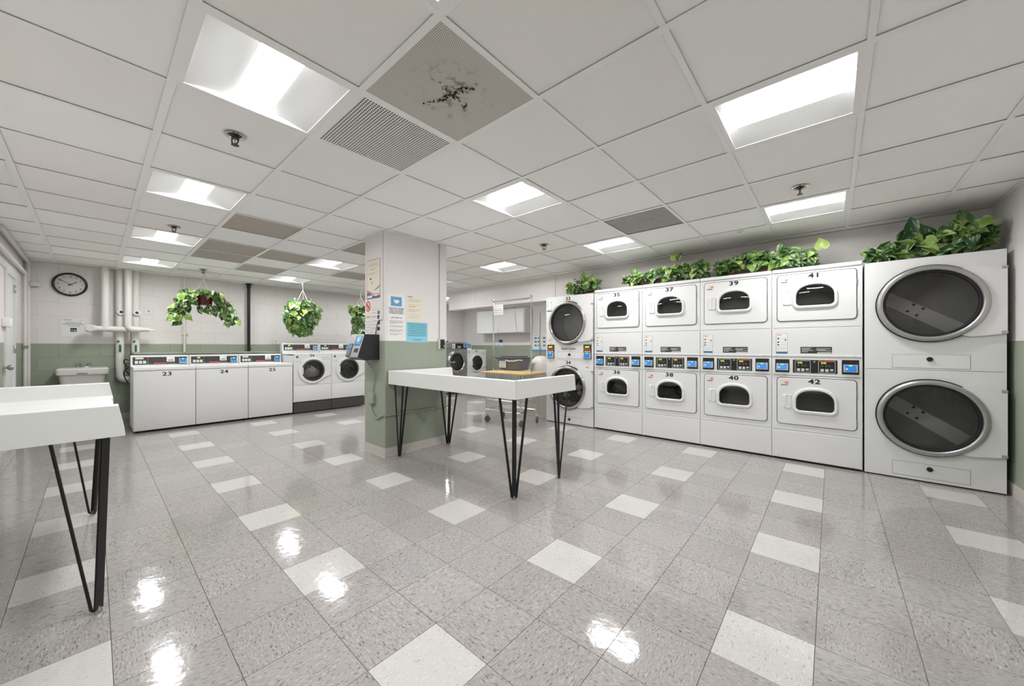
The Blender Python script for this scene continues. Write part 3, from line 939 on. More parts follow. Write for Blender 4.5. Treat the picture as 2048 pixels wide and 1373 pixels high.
    for k, (fx0, fx1) in enumerate(((.194, .318), (.378, .505))):
        fw = fx1-fx0
        MB().ring(rrect(fx0, fx1, .920, 1.040, .008), rrect(fx0+.003, fx1-.003, .923, 1.037, .006), -.003, -.0042).build('display_border', M['button_white'], dp, smooth=None)
        text('digits', '045', .026, M['led_yellow'], dp, (fx0+fw*.32, -.0036, 1.017), bold=.0006)
        m = MB()
        for q in (.16, .42, .6): m.prism([(fx0+fw*q, .985), (fx0+fw*(q+.13), .985), (fx0+fw*(q+.065), .999)], -.0036, -.003)
        m.build('cycle_mark', M['ink_grey'], dp, smooth=None)
        for q in range(3):
            bx = fx0+fw*(.13+.28*q)
            MB().rbox(bx, bx+fw*.2, -.0065, -.003, .932, .944, .002, 1).build('button', M['button_green' if q == 2 else 'button_white'], dp)
            MB().rbox(bx, bx+fw*.2, -.0065, -.003, .946, .958, .002, 1).build('button', M['button_white'], dp)
        if k == 1: MB().box(fx0+.012, fx1-.012, -.0044, -.003, 1.031, 1.040).build('red_strip', M['ink_orange'], dp, smooth=None)
    MB().lathe([(.009,0),(.009,-.006),(.006,-.008),(0,-.008)], 14, 'y', (.348, -.003, 1.028)).build('lock', M['steel'], dp)
    kp = MB().rbox(.0015, W-.0015, -.002, .012, .022, .3125, .004, 1).build('kick_panel', white, t)
    screws(kp, [(.055, .034), (.635, .034)], -.002)
    return t
stack_dryer(-2.575, '35', '36', 'stacked white dryers 35 and 36, next to the round-door dryer 33')
stack_dryer(-1.876, '37', '38', 'stacked white dryers 37 and 38, black clothes behind the lower window')
stack_dryer(-1.177, '39', '40', 'stacked white dryers 39 and 40, between pairs 37 and 41')
stack_dryer(-.478, '41', '42', 'stacked white dryers 41 and 42, touching the big corner dryer')

# ------------------------------------------------------------------ large round-door tumblers
BOLTS = ((-.043, .032), (.018, -.010), (-.084, -.029), (-.024, -.071))
def tumbler(x0, W, cx, label, zc, kind):
    D = .50
    t = thing('tumble_dryer', label, 'dryer', (x0, DY, 0), 0, 'stacked round-door dryers')
    white = M['appliance_white']; zt = 1.958
    m = MB()
    m.box(0, .012, .002, D, .012, zt); m.box(W-.012, W, .002, D, .012, zt); m.box(.012, W-.012, D-.012, D, .012, zt)
    m.box(.012, W-.012, .002, D, zt-.012, zt); m.box(.012, W-.012, .012, D, .012, .02); m.box(.012, W-.012, .05, D, .97, .985)
    m.build('cabinet', white, t, smooth=None)
    MB().box(.02, W-.02, .02, D-.02, 0, .012).build('base', M['rubber_black'], t, smooth=None)  # black base block standing in for the shade under the dryer
    R = .325
    for k, z in enumerate(zc):
        zz = (.9795, zt) if k == 0 else (.013, .9765)
        MB().ring(rect(0, W, *zz), circle(cx, z, .285), .012, 0).build('front_panel', white, t, smooth=None)
        MB().ring(circle(cx, z, R+.008, 64), circle(cx, z, .29, 64), .0, -.022).build('door_black_ring', M['rubber_black'], t, smooth=None)  # black ring that shows as a thin outline around the door
        d = MB().ring(circle(cx, z, R, 64), circle(cx, z, .284, 64), -.008, -.055, .014, .010).build('door', M['satin_silver'] if kind == 'big' else M['steel'], t)
        MB().ring(circle(cx, z, .286, 64), circle(cx, z, .266, 64), -.012, -.036, .004, .004).build('door_gasket', M['rubber_black'], d)
        MB().dome(circle(cx, z, .268, 48), -.020, .012).build('glass', M['tinted_glass'], d)
        # hinge plate that wraps the hinge side of the ring
        out = []
        a0, a1 = math.radians(58), math.radians(-58)
        for q in range(17):
            a = a0+(a1-a0)*q/16
            out.append((cx+(R-.004)*math.cos(a), z+(R-.004)*math.sin(a)))
        out += [(cx+(R-.004)*math.cos(a1)+.05, z-.29), (W-.03, z-.270), (W-.03, z-.245), (W-.002, z-.245), (W-.002, z+.245), (W-.03, z+.245), (W-.03, z+.276), (cx+(R-.004)*math.cos(a0)+.05, z+.285)]
        MB().prism(out, -.030, -.010).build('hinge_plate', white, d, smooth=None)
        for s in (-1, 1):
            MB().rbox(W-.028, W+.001, -.032, -.002, z+s*.2575-.011, z+s*.2575+.011, .002, 1).build('hinge', M['silver_plastic'], d)
        # drum
        if kind == 'big':
            MB().lathe([(.29,.02),(.36,.06),(.36,.44)], 48, 'y', (cx, 0, z), cap=False).build('drum_shell', M['drum_steel'], t)
            bk = MB().prism(circle(0, 0, .36, 48), 0, .01).build('drum_back', M['drum_perforated'], t, smooth=None)
            bk.location = (cx, .44, z)
            an = math.radians(35)
            st = MB().box(-.36, .36, -.012, 0, -.061, .061).build('baffle_strip', M['drum_steel'], bk, smooth=None)
            st.location = (0, 0, -.053); st.rotation_euler = (0, an, 0)
            for (hx, hz) in BOLTS:
                MB().lathe([(.012,0),(.012,-.004),(0,-.004)], 12, 'y', (hx, -.012, hz)).build('bolt', M['rubber_black'], bk, smooth=None)
        else:
            MB().lathe([(.29,.02),(.34,.06),(.34,.42),(.0,.44)], 48, 'y', (cx, 0, z), cap=False).build('drum_shell', M['drum_steel'], t)
        # lint drawer with a lock
        if kind == 'big': l0, l1, b0, b1 = .183, .628, ((.994, 1.110) if k == 0 else (.040, .158)), 0
        else: l0, l1, b0, b1 = .215, .645, ((1.000, 1.100) if k == 0 else (.022, .116)), 0
        MB().ring(rect(l0-.0025, l1+.0025, b0[0]-.0025, b0[1]+.0025), rect(l0+.01, l1-.01, b0[0]+.01, b0[1]-.01), .001, -.0008).build('drawer_gap', M['seam_grey'], t, smooth=None)
        dr = MB().rbox(l0, l1, -.0025, .001, b0[0], b0[1], .001, 1).build('lint_drawer', white, t)
        MB().lathe([(.019,0),(.019,-.010),(.015,-.016),(.008,-.016),(.008,-.020),(0,-.020)], 20, 'y', ((l0+l1)/2-.0, -.0025, b0[1]-.038)).build('lock', M['rubber_black'], dr)
    return t
big = tumbler(.231, .811, .404, 'large double round-door dryer in the corner, unnumbered, with plants on top', (1.552, .568), 'big')
t33 = tumbler(-3.425, .835, .403, 'double round-door dryer numbered 33 above 34', (1.544, .560), 'small')
text('number', '33', .066, M['ink_black'], t33, (.405, -.0006, 1.912), bold=.0022, sx=1.2, space=1.1)
text('number', '34', .066, M['ink_black'], t33, (.408, -.0006, .938), bold=.0022, sx=1.2, space=1.1)
text('logo', 'Speed Queen', .046, M['logo_brown'], t33, (.412, -.0006, 1.152), bold=.0012)
for (a, b) in ((.022, .155), (.672, .805)):
    o = MB().rbox(a, b, -.004, .004, .997, 1.214, .003, 1).build('control_unit', M['dark_panel'], t33)
    w = b-a
    MB().box(a+w*.2, b-w*.28, -.0045, -.004, 1.166, 1.188).build('display', M['led_yellow'], o, smooth=None)
    m = MB()
    for q in (.1,.3,.5,.7): m.box(a+w*q, a+w*(q+.14), -.0045, -.004, 1.128, 1.150)
    m.build('indicator_row', M['led_red'], o, smooth=None)
    for q in range(3): MB().rbox(a+w*(.16+.25*q), a+w*(.34+.25*q), -.008, -.004, 1.098, 1.116, .002, 1).build('button', M['button_white'], o)
    m = MB(); m.prism([(-.004, 1.005), (-.03, 1.01), (-.02, 1.088), (-.004, 1.09)], a+w*.08, b-w*.06, 'yz'); m.build('bezel', M['silver_plastic'], o, smooth=None)
    m = MB(); m.prism([(-.0285, 1.022), (-.0305, 1.022), (-.023, 1.082), (-.021, 1.082)], a+w*.15, b-w*.18, 'yz'); m.build('screen', M['screen_blue'], o, smooth=None)
    MB().rbox((a+b)/2-.012, (a+b)/2+.012, -.027, -.022, 1.074, 1.088, .002, 1).build('indicator_light', M['led_green'], o)
screws(t33, [(.088, 1.232), (.738, 1.232)], 0, .008)
instruction(t33, .014, .104, 1.735, 1.945, -.0005)
sticker_small(t33, .045, .105, 1.265, 1.335, 0)
sticker_small(t33, .70, .765, .86, .925, 0)
o = blob('laundry_pile', M['cloth_dark'], None, (-3.425+.42, DY+.20, .44), (.23, .11, .20), 5); tag(o, 'heap of dark and pale clothes inside dryer 34', 'laundry')
for q, (dx, dz, s) in enumerate(((.12, .10, .05), (.15, .02, .045), (-.10, -.02, .06), (.04, -.16, .04), (-.06, -.15, .035))):
    b_ = blob('garment', M['cloth_pale'], o, (-3.425+.42+dx, DY+.105-.03*(q < 2), .46+dz), (s, .04, s*.8), 20+q, flat=False)
o = blob('laundry_pile', M['cloth_pale'], None, (-2.575+.35, DY+.20, .60), (.16, .12, .10), 8); tag(o, 'pale grey clothes inside dryer 36', 'laundry')
o = blob('laundry_pile', M['cloth_dark'], None, (-1.876+.35, DY+.20, .58), (.17, .12, .12), 11); tag(o, 'black folded clothes inside dryer 38', 'laundry')

# ------------------------------------------------------------------ washers along the block wall (front faces -y locally, turned to face +x)
WX = -7.08
WT = (PI/2)
def console(t, W, yb, z0, z1, dark=M['dark_panel'], lit=True):
    """sloped rear console: white housing, dark fascia, buttons, sticker, card reader"""
    m = MB(); m.prism([(yb, z0), (yb-.006, z0+.004), (yb+.016, z1-.004), (yb+.022, z1), (yb+.12, z1), (yb+.12, z0)], .002, W-.002, 'yz')
    c = m.build('console', M['appliance_white'], t, smooth=None)
    h = z1-z0
    def fy(z): return yb-.006+.022*(z-z0)/h
    def slab(a, b, q0, q1, mt, name, th=.002, par=None):
        zz0, zz1 = z0+h*q0, z0+h*q1
        m = MB(); m.prism([(fy(zz0)+.002, zz0), (fy(zz0)-th, zz0), (fy(zz1)-th, zz1), (fy(zz1)+.002, zz1)], a, b, 'yz')
        return m.build(name, mt, par or c, smooth=None)
    slab(.022, W-.022, .16, .84, dark, 'fascia', .001)
    slab(.05, .135, .66, .80, M['paper_cream'] if not lit else M['dark_panel'], 'display', .0022)
    if lit: slab(.10, .135, .66, .78, M['led_yellow'], 'lit_digits', .0026)
    for q in range(3): slab(.045+.042*q, .078+.042*q, .26, .52, M['button_white'], 'button', .006)
    slab(.178, .180, .20, .82, M['ink_pale'], 'divider', .002)
    slab(.168, .196, .22, .30, M['button_green'], 'start_mark', .0022)
    slab(.245, .375, .22, .31, M['ink_orange'], 'red_script', .0022)
    slab(.375, .48, .25, .27, M['ink_pale'], 'thin_line', .0022)
    slab(.385, .475, .40, .90, M['paper'], 'sticker', .0024)
    slab(.40, .46, .50, .56, M['ink_black'], 'sticker_bar', .0027)
    slab(.43, .46, .62, .80, M['paper_pink'], 'sticker_field', .0027)
    slab(.525, .615, .22, .70, M['silver_plastic'], 'reader_body', .03)
    slab(.535, .605, .34, .68, M['screen_blue'], 'reader_screen', .032)
    slab(.558, .578, .60, .70, M['led_green'], 'reader_light', .034)
    return c

def top_loader(y0, num, lit, label):
    W, D = .6425, .68
    t = thing('top_load_washer', label, 'washer', (WX, y0, 0), WT, 'top-loading washers along the block wall')
    white = M['appliance_white']
    MB().rbox(0, W, .004, D, .03, .848, .008, 2).build('cabinet', white, t)
    fp = MB().rbox(.002, W-.002, -.006, .006, .032, .8465, .006, 2).build('front_panel', white, t)
    screws(fp, [(.06, .044), (W-.06, .044)], -.006)
    m = MB(); m.prism([(-.010, .852), (-.012, .872), (-.002, .896), (.03, .900), (.57, .893), (.60, .88), (.60, .852)], .001, W-.001, 'yz')
    m.build('top_deck', white, t, smooth=50)
    m = MB(); m.rbox(.07, W-.07, .07, .52, .893, .902, .004, 2); m.build('lid', white, t)
    for (a, b) in ((.04,.05),(W-.04,.05),(.04,D-.06),(W-.04,D-.06)):
        MB().lathe([(.02,0),(.02,.02),(.008,.024),(.008,.032)], 10, 'z', (a, b, 0)).build('foot', M['rubber_black'], t)
    console(t, W, .575, .888, 1.052, lit=lit)
    text('number', num, .072, M['ink_black'], t, (W*.52, -.0066, .796), bold=.0016, sx=1.35, space=1.1)
    return t
top_loader(.350, '23', False, 'white top-loading washer numbered 23 beside the drain pipe')
top_loader(.995, '24', True, 'white top-loading washer numbered 24 between washers 23 and 25')
top_loader(1.641, '25', False, 'white top-loading washer numbered 25 next to front-loading washer 26')

def front_loader(y0, num, label, lit=True, W=.646, wx=WX, top=1.057):
    D = .68
    t = thing('front_load_washer', label, 'washer', (wx, y0, 0), WT, 'white front-loading washers along the block wall')
    white = M['appliance_white']; cx, z, dz = W*.475, .752, 0
    MB().rbox(.002, W-.002, .0, D-.05, .016, .188, .004, 1).build('plinth', M['charcoal'], t)
    m = MB(); m.box(0, .01, .006, D, .205, top-.03); m.box(W-.01, W, .006, D, .205, top-.03); m.box(.01, W-.01, D-.01, D, .205, top-.03); m.box(.01, W-.01, .02, D, .205, .215)
    m.build('cabinet', white, t, smooth=None)
    MB().box(.02, W-.02, .02, D-.04, .188, .205).build('shadow_gap', M['rubber_black'], t, smooth=None)
    kp = MB().rbox(.002, W-.002, -.004, .008, .206, .4955, .004, 2).build('kick_panel', white, t)
    screws(kp, [(.05, .222), (W-.05, .222)], -.004)
    MB().ring(rect(.002, W-.002, .499, top-.012), circle(cx, z, .205, 48), .008, -.004).build('front_panel', white, t, smooth=None)
    m = MB(); m.prism([(-.006, top-.010), (-.004, top-.004), (.02, top), (D, top), (D, top-.03), (-.006, top-.03+.02)], .0, W, 'yz'); m.build('top_deck', white, t, smooth=None)
    # door: wide white ring joined to a hinge-side plate
    out = []
    for q in range(33):
        a = math.radians(62) + (2*PI-math.radians(124))*q/32
        out.append((cx+.236*math.cos(a), z+.236*math.sin(a)))
    out += [(cx+.17, z-.165), (W-.016, z-.09), (W-.016, z+.13), (cx+.19, z+.17)]
    d = MB().ring(out, circle(cx+.012, z, .194, 48), -.004, -.034, .012, .010).build('door', white, t)
    MB().ring(circle(cx+.012, z, .196, 48), circle(cx+.012, z, .168, 48), -.010, -.026, .003, .003).build('door_gasket', M['charcoal'], d)
    MB().dome(circle(cx+.012, z, .170, 40), -.014, .028).build('glass', M['tinted_glass'], d)
    MB().rbox(cx-.185, cx-.155, -.036, -.02, z-.06, z+.06, .004, 1).build('pull', white, d)
    MB().lathe([(.19,.01),(.235,.05),(.235,.36),(.0,.38)], 40, 'y', (cx+.012, 0, z), cap=False).build('drum', M['drum_steel'], t)
    dd = MB().rbox(W-.17, W-.03, -.012, -.003, top-.115, top-.038, .004, 2).build('detergent_drawer', white, t)
    MB().box(W-.15, W-.06, -.0125, -.012, top-.072, top-.068).build('drawer_slot', M['ink_grey'], dd, smooth=None)
    m = MB(); m.box(.042, .075, -.0046, -.004, top-.075, top-.04); m.build('maker_mark', M['charcoal'], t, smooth=None)
    m = MB()
    for q in range(4): m.box(.04+.018*q, .052+.018*q, -.0046, -.004, top-.142, top-.136)
    m.build('small_print', M['ink_grey'], t, smooth=None)
    text('number', num, .062, M['ink_black'], t, (W*.47, -.0046, top-.036), bold=.0014, sx=1.25, space=1.1)
    m = MB(); m.prism([(.560, top+.001), (.568, top+.028), (.58, top+.032), (.69, top+.032), (.69, top+.001)], .002, W-.002, 'yz'); m.build('console_base', white, t, smooth=None)
    console(t, W, .575, top+.03, top+.192, lit=lit)
    return t
front_loader(2.297, '26', 'white front-loading washer numbered 26 beside top-loader 25')
front_loader(2.946, '27', 'white front-loading washer half hidden behind the payment terminal', W=.646)
o = blob('laundry_pile', M['cloth_pale'], None, (WX-.17, 2.297+.32, .70), (.11, .15, .13), 31); tag(o, 'grey wet clothes turning inside washer 26', 'laundry')
o = blob('laundry_pile', M['denim'], None, (WX-.17, 2.946+.32, .68), (.11, .15, .12), 37); tag(o, 'dark wet clothes inside the washer behind the payment terminal', 'laundry')
front_loader(6.345, '32', 'white front-loading washer numbered 32 beside the silver washer', W=.675, top=1.10)

# silver washer
def silver_washer(y0):
    W, D = .69, .72
    t = thing('silver_washer', 'silver grey front-loading washer seen past the column', 'washer', (WX, y0, 0), WT)
    ss = M['satin_silver']; cx, z = W*.49, .80
    m = MB(); m.box(0, .01, .01, D, .05, 1.30); m.box(W-.01, W, .01, D, .05, 1.30); m.box(.01, W-.01, D-.01, D, .05, 1.30); m.box(.01, W-.01, .01, D, 1.29, 1.30)
    m.build('cabinet', ss, t, smooth=None)
    MB().box(.02, W-.02, .03, D-.02, 0, .05).build('plinth', M['charcoal'], t, smooth=None)
    MB().ring(rect(0, W, .05, 1.115), circle(cx, z, .255, 48), .012, 0).build('front_panel', ss, t, smooth=None)
    MB().rbox(0, W, -.006, .012, 1.119, 1.30, .005, 2).build('control_panel', ss, t)
    cp = MB().box(.30, W-.02, -.010, -.006, 1.135, 1.265).build('control_fascia', M['black_plastic'], t, smooth=None)
    MB().box(.36, .47, -.012, -.010, 1.15, 1.20).build('keypad', M['silver_plastic'], cp, smooth=None)
    MB().rbox(W-.14, W-.02, -.035, -.010, 1.16, 1.27, .004, 1).build('card_reader', M['silver_plastic'], cp)
    MB().box(W-.13, W-.04, -.037, -.035, 1.19, 1.26).build('screen', M['screen_blue'], cp, smooth=None)
    MB().box(.20, .285, -.0075, -.006, 1.14, 1.25).build('sticker', M['paper'], t, smooth=None)
    MB().box(.225, .255, -.008, -.0075, 1.16, 1.225).build('sticker_mark', M['ink_grey'], t, smooth=None)
    MB().box(.0, .17, -.0075, -.006, 1.19, 1.20).build('logo_strip', M['ink_pale'], t, smooth=None)
    d = MB().ring(circle(cx, z, .292, 56), circle(cx, z, .205, 56), 0, -.06, .02, .03).build('door', M['steel'], t)
    MB().ring(circle(cx, z, .207, 56), circle(cx, z, .18, 56), -.01, -.03, .003, .003).build('door_gasket', M['rubber_black'], d)
    MB().dome(circle(cx, z, .182, 40), -.016, .02).build('glass', M['tinted_glass'], d)
    MB().rbox(cx-.26, cx-.10, -.085, -.055, z-.02, z+.02, .01, 2).build('handle', M['chrome'], d)
    MB().lathe([(.25,.012),(.27,.05),(.27,.42),(.0,.44)], 40, 'y', (cx, 0, z), cap=False).build('drum', M['drum_steel'], t)
    MB().rbox(.05, .12, .05, .12, 1.30, 1.325, .005, 1).build('top_button', M['rubber_black'], t)
    return t
silver_washer(5.648)

# ------------------------------------------------------------------ folding tables with raised edges on hairpin legs
def hairpin(parent, corner, sx, sy, ztop, foot, rr=.0105):
    """one leg: three bars from an L of the corner to a single foot"""
    cx, cy = corner
    f = Vector((foot[0], foot[1], .018))
    leg = MB()
    leg.bar((cx+sx*.03, cy+sy*.03, ztop), f+Vector((0,0,.0)), .034, .008, (1, -sx*sy*1.0, 0))
    o = leg.build('leg', M['black_metal'], parent, smooth=None, world=True)
    ends = []
    for (ax, ay) in ((.185, .03), (.03, .185)):
        e = Vector((cx+sx*ax, cy+sy*ay, ztop))
        d = Vector((e.x-f.x, e.y-f.y, 0)).normalized()
        b_ = Vector((f.x, f.y, .022))+d*.022; ends.append(Vector((f.x, f.y, .012))+d*.014)
        m = MB(); m.tube([e, b_, ends[-1]], rr, 8)
        m.build('rod', M['black_metal'], o, world=True)
    m = MB(); m.tube([ends[0], (f.x, f.y, .009), ends[1]], rr*.8, 8); m.build('foot_bend', M['black_metal'], o, world=True)
    m = MB(); m.box(min(cx, cx+sx*.205), max(cx, cx+sx*.205), min(cy+sy*.01, cy+sy*.05), max(cy+sy*.01, cy+sy*.05), ztop-.004, ztop)
    m.box(min(cx+sx*.01, cx+sx*.05), max(cx+sx*.01, cx+sx*.05), min(cy, cy+sy*.205), max(cy, cy+sy*.205), ztop-.0042, ztop-.0002)
    m.build('bracket', M['black_metal'], o, smooth=None, world=True)
    MB().lathe([(.013,.0),(.013,.010),(.009,.016),(.006,.03),(0,.03)], 12, 'z', (foot[0], foot[1], 0)).build('glide', M['steel'], o, world=True)
    return o
def folding_table(name, label, x0, x1, y0, y1, z0, z1, open_side, feet, rr=.0105):
    t = thing(name, label, 'table', ((x0+x1)/2, (y0+y1)/2, 0), 0, 'white folding tables with raised edges')
    W = M['laminate_white']; th = .035
    # deck
    MB().rbox(x0+.02, x1-.02, y0+.02, y1-.01, z0+.004, z0+.034, .004, 1).build('top', W, t, world=True)
    def rail(along, c0, c1, a0, a1, cut0=0, cut1=0):
        """raised edge: profile leans, the free ends are cut back at the top"""
        m = MB(); n = 3
        v = []
        # cross-section across c (outer face c0, inner face c1), along a
        sec = [(c0, z0), (c0, z1-.006), (c0+(c1-c0)*.18, z1), (c1-(c1-c0)*.18, z1), (c1, z1-.006), (c1, z0+.05), (c1+(c1-c0)*.5, z0+.032), (c1+(c1-c0)*.5, z0)]
        for e, cut in ((a0, cut0), (a1, cut1)):
            for (c, z) in sec:
                q = e + cut*max(0, (z-z0-.02))/(z1-z0-.02)
                v.append((q, c, z) if along == 'x' else (c, q, z))
        k = len(sec)
        f = [tuple(range(k)), tuple(range(k, 2*k))[::-1]] + [(i, (i+1) % k, k+(i+1) % k, k+i) for i in range(k)]
        m.add(v, f); return m.build('raised_edge', W, t, smooth=40, world=True)
    if open_side == '+y':
        rail('x', y0, y0+th, x0+.0008, x1-.0008)
        rail('y', x0, x0+th, y0+th-.001, y1, 0, -.022)
        rail('y', x1, x1-th, y0+th-.001, y1, 0, -.022)
    for (fx, fy, sx, sy, cx, cy) in feet:
        hairpin(t, (cx, cy), sx, sy, z0, (fx, fy), rr)
    return t
x0, x1, y0, y1 = -3.555, -1.775, 2.065, 2.925
folding_table('folding_table', 'white folding table with raised edges on black hairpin legs beside the column', x0, x1, y0, y1, .783, .926, '+y',
  [(-3.50, 2.155, 1, 1, x0+.02, y0+.02), (-3.50, 2.83, 1, -1, x0+.02, y1-.03), (-1.845, 2.135, -1, 1, x1-.02, y0+.02), (-1.84, 2.75, -1, -1, x1-.02, y1-.03)])
x0, x1, y0, y1 = -3.955, -2.405, -.645, .095
folding_table('folding_table', 'white folding table with raised edges against the wall by the doors', x0, x1, y0, y1, .778, .921, '+y',
  [(-3.905, .0, 1, -1, x0+.02, y1-.03), (-2.448, .014, -1, -1, x1-.02, y1-.03), (-3.90, -.58, 1, 1, x0+.02, y0+.02), (-2.45, -.58, -1, 1, x1-.02, y0+.02)], .006)

# ------------------------------------------------------------------ payment terminal on the column
kx0, kx1 = -3.965, -3.685
t = thing('payment_terminal', 'black and silver card payment terminal mounted on the column', 'payment terminal', ((kx0+kx1)/2, CY0, 1.03))
side = [(2.035, 1.312), (1.868, 1.312), (1.793, 1.070), (1.885, 1.036), (2.035, 1.040)]
m = MB(); m.prism(side, kx0, kx1, 'yz'); m.build('body', M['black_plastic'], t, smooth=None, world=True)
def on_front(a, b, q0, q1, mt, name, th=.004, par=None):
    """slab on the leaning front face; q runs 0 at the bottom to 1 at the top"""
    p0, p1 = Vector((1.793, 1.070)), Vector((1.868, 1.312)); d = p1-p0; n = Vector((-d.y, d.x)).normalized()
    if n.x > 0: n = -n
    c0, c1 = p0+d*q0, p0+d*q1
    pts = [c0+n*-.002, c0+n*th, c1+n*th, c1-n*.002]
    m = MB(); m.prism([(p.x, p.y) for p in pts], kx0+(kx1-kx0)*a, kx0+(kx1-kx0)*b, 'yz')
    return m.build(name, mt, par or t, smooth=None, world=True)
fp = on_front(.0, 1.0, .0, 1.0, M['silver_plastic'], 'front_plate', .005)
on_front(.50, .93, .50, .93, M['black_plastic'], 'screen_bezel', .007, fp)
on_front(.56, .92, .53, .91, M['screen_blue'], 'screen', .008, fp)
on_front(.64, .78, .68, .80, M['led_green'], 'screen_badge', .0085, fp)
on_front(.60, .90, .20, .38, M['black_plastic'], 'slot', .007, fp)
kp = on_front(.08, .40, .02, .58, M['charcoal'], 'keypad', .009)
on_front(.14, .35, .36, .55, M['ink_sky'], 'keypad_screen', .010, kp)
for r_ in range(4):
    for c_ in range(3):
        on_front(.13+.085*c_, .19+.085*c_, .08+.065*r_, .125+.065*r_, M['silver_plastic'], 'key', .011, kp)
for q in (.66, .72, .80, .86): on_front(.08, .38, q, q+.02, M['ink_pale'], 'label_line', .0056, fp)

# cables and boxes on the column
t = thing('surface_conduit', 'thin grey cable conduit with switch box on the green part of the column', 'conduit', (-3.80, CY0, .40))
m = MB(); m.tube([(-3.85, 1.97, 1.032), (-3.85, 1.99, 1.0), (-3.79, 2.012, .93), (-3.76, 2.02, .86), (-3.79, 2.022, .74), (-3.80, 2.022, .68)], .006, 8, curve=5); m.build('cable', M['wall_green'], t, world=True)
m = MB(); m.rbox(-3.86, -3.765, CY0-.035, CY0, .555, .672, .005, 2); m.build('junction_box', M['wall_green'], t, world=True)
m = MB(); m.tube([(-3.84, 2.02, .56), (-3.83, 2.02, .50), (-3.79, 2.02, .43), (-3.73, 2.02, .40), (-3.66, 2.02, .42), (-3.61, 2.022, .446), (-3.575, 2.022, .447)], .009, 8, curve=4); m.build('conduit_loop', M['wall_green'], t, world=True)
t = thing('wall_pipe', 'thin green pipe running level across the broad column side behind the folding table', 'pipe', (CX1+.012, 2.45, .44))
m = MB(); m.tube([(CX1+.012, CY0-.004, .447), (CX1+.012, CY1+.01, .452)], .010, 8); m.build('pipe', M['wall_green'], t, world=True)
for q in (2.2, 2.7): MB().rbox(CX1+.001, CX1+.026, q, q+.02, .43, .47, .003, 1).build('clip', M['wall_green'], t, world=True)
t = thing('wire_channel', 'white vertical wire channel down the column above the payment terminal', 'wire channel', (-3.63, CY0, 1.3))
MB().rbox(-3.632, -3.606, CY0-.012, CY0, 1.50, ZC, .003, 1).build('channel', M['wall_white'], t, world=True)
MB().rbox(-3.665, -3.604, CY0-.016, CY0, 1.47, 1.51, .003, 1).build('elbow', M['panel_white'], t, world=True)
m = MB(); m.tube([(-3.66, CY0-.01, 1.475), (-3.69, CY0-.018, 1.44), (-3.715, CY0-.02, 1.36), (-3.73, CY0-.02, 1.31)], .006, 8, curve=4); m.build('cable', M['ink_grey'], t, world=True)
t = thing('switch_box', 'small grey switch box with black face on the column edge', 'switch', (CX1, 2.77, 1.15))
MB().rbox(CX1, CX1+.02, 2.722, 2.815, 1.152, 1.275, .004, 2).build('box', M['cove_base'], t, world=True)
MB().rbox(CX1+.02, CX1+.026, 2.748, 2.812, 1.158, 1.268, .003, 1).build('face', M['black_plastic'], t, world=True)
MB().rbox(CX1+.026, CX1+.030, 2.79, 2.805, 1.178, 1.198, .002, 1).build('button', M['silver_plastic'], t, world=True)
MB().tube([(CX1+.006, 2.748, 1.275), (CX1+.006, 2.748, ZC)], .005, 8).build('conduit', M['ink_pale'], t, world=True)

# notices on the column (printed sheets). face 'x' = broad side, face 'y' = narrow side
def sheet(name, label, face, a0, a1, z0, z1, mt, cat='notice'):
    if face == 'x':
        t = thing(name, label, cat, (CX1, (a0+a1)/2, z0)); bx = (CX1, CX1+.0015, a0, a1)
    else:
        t = thing(name, label, cat, ((a0+a1)/2, CY0, z0)); bx = (a0, a1, CY0-.0015, CY0)
    MB().box(*bx, z0, z1).build('sheet', mt, t, smooth=None, world=True)
    def pr(q0, q1, r0, r1, mt2, nm='print', lv=1, shape=None):
        b0, b1 = a0+(a1-a0)*q0, a0+(a1-a0)*q1; c0, c1 = z0+(z1-z0)*r0, z0+(z1-z0)*r1
        e = .0015+.0006*lv; m = MB()
        if shape:
            o = [(b0+(b1-b0)*u, c0+(c1-c0)*w) for u, w in shape]
            if face == 'x': m.prism(o, CX1+.001, CX1+e, 'yz')
            else: m.prism(o, CY0-e, CY0-.001, 'xz')
        elif face == 'x': m.box(CX1+.001, CX1+e, b0, b1, c0, c1)
        else: m.box(b0, b1, CY0-e, CY0-.001, c0, c1)
        return m.build(nm, mt2, t, smooth=None, world=True)
    def lines(rows, mt2, nm='print_lines', th=.004):
        m = MB()
        for (q0, q1, r) in rows:
            b0, b1 = a0+(a1-a0)*q0, a0+(a1-a0)*q1; c = z0+(z1-z0)*r
            if face == 'x': m.box(CX1+.001, CX1+.0028, b0, b1, c-th/2, c+th/2)
            else: m.box(b0, b1, CY0-.0028, CY0-.001, c-th/2, c+th/2)
        return m.build(nm, mt2, t, smooth=None, world=True)
    def words(body, q, r, size, mt2, sx=1.0):
        if face == 'x': return text('lettering', body, size, mt2, t, (.0022, a0+(a1-a0)*q-(a0+a1)/2, (z1-z0)*r), (PI/2, 0, PI/2), bold=.0003, sx=sx)
        return text('lettering', body, size, mt2, t, (a0+(a1-a0)*q-(a0+a1)/2, -.0022, (z1-z0)*r), (PI/2, 0, 0), bold=.0003, sx=sx)
    return t, pr, lines, words
t, pr, lines, words = sheet('mask_notice', 'tall white notice with a blue face-mask picture on the column', 'x', 2.062, 2.277, 1.245, 1.752, M['paper'])
pr(.19, .80, .745, .945, M['ink_sky'], 'blue_field')
pr(.33, .68, .80, .885, M['paper'], 'mask_shape', 2, [(0,.75),(.12,.95),(.3,.85),(.5,1.0),(.7,.85),(.88,.95),(1,.75),(.85,.3),(.65,.05),(.5,0),(.35,.05),(.15,.3)])
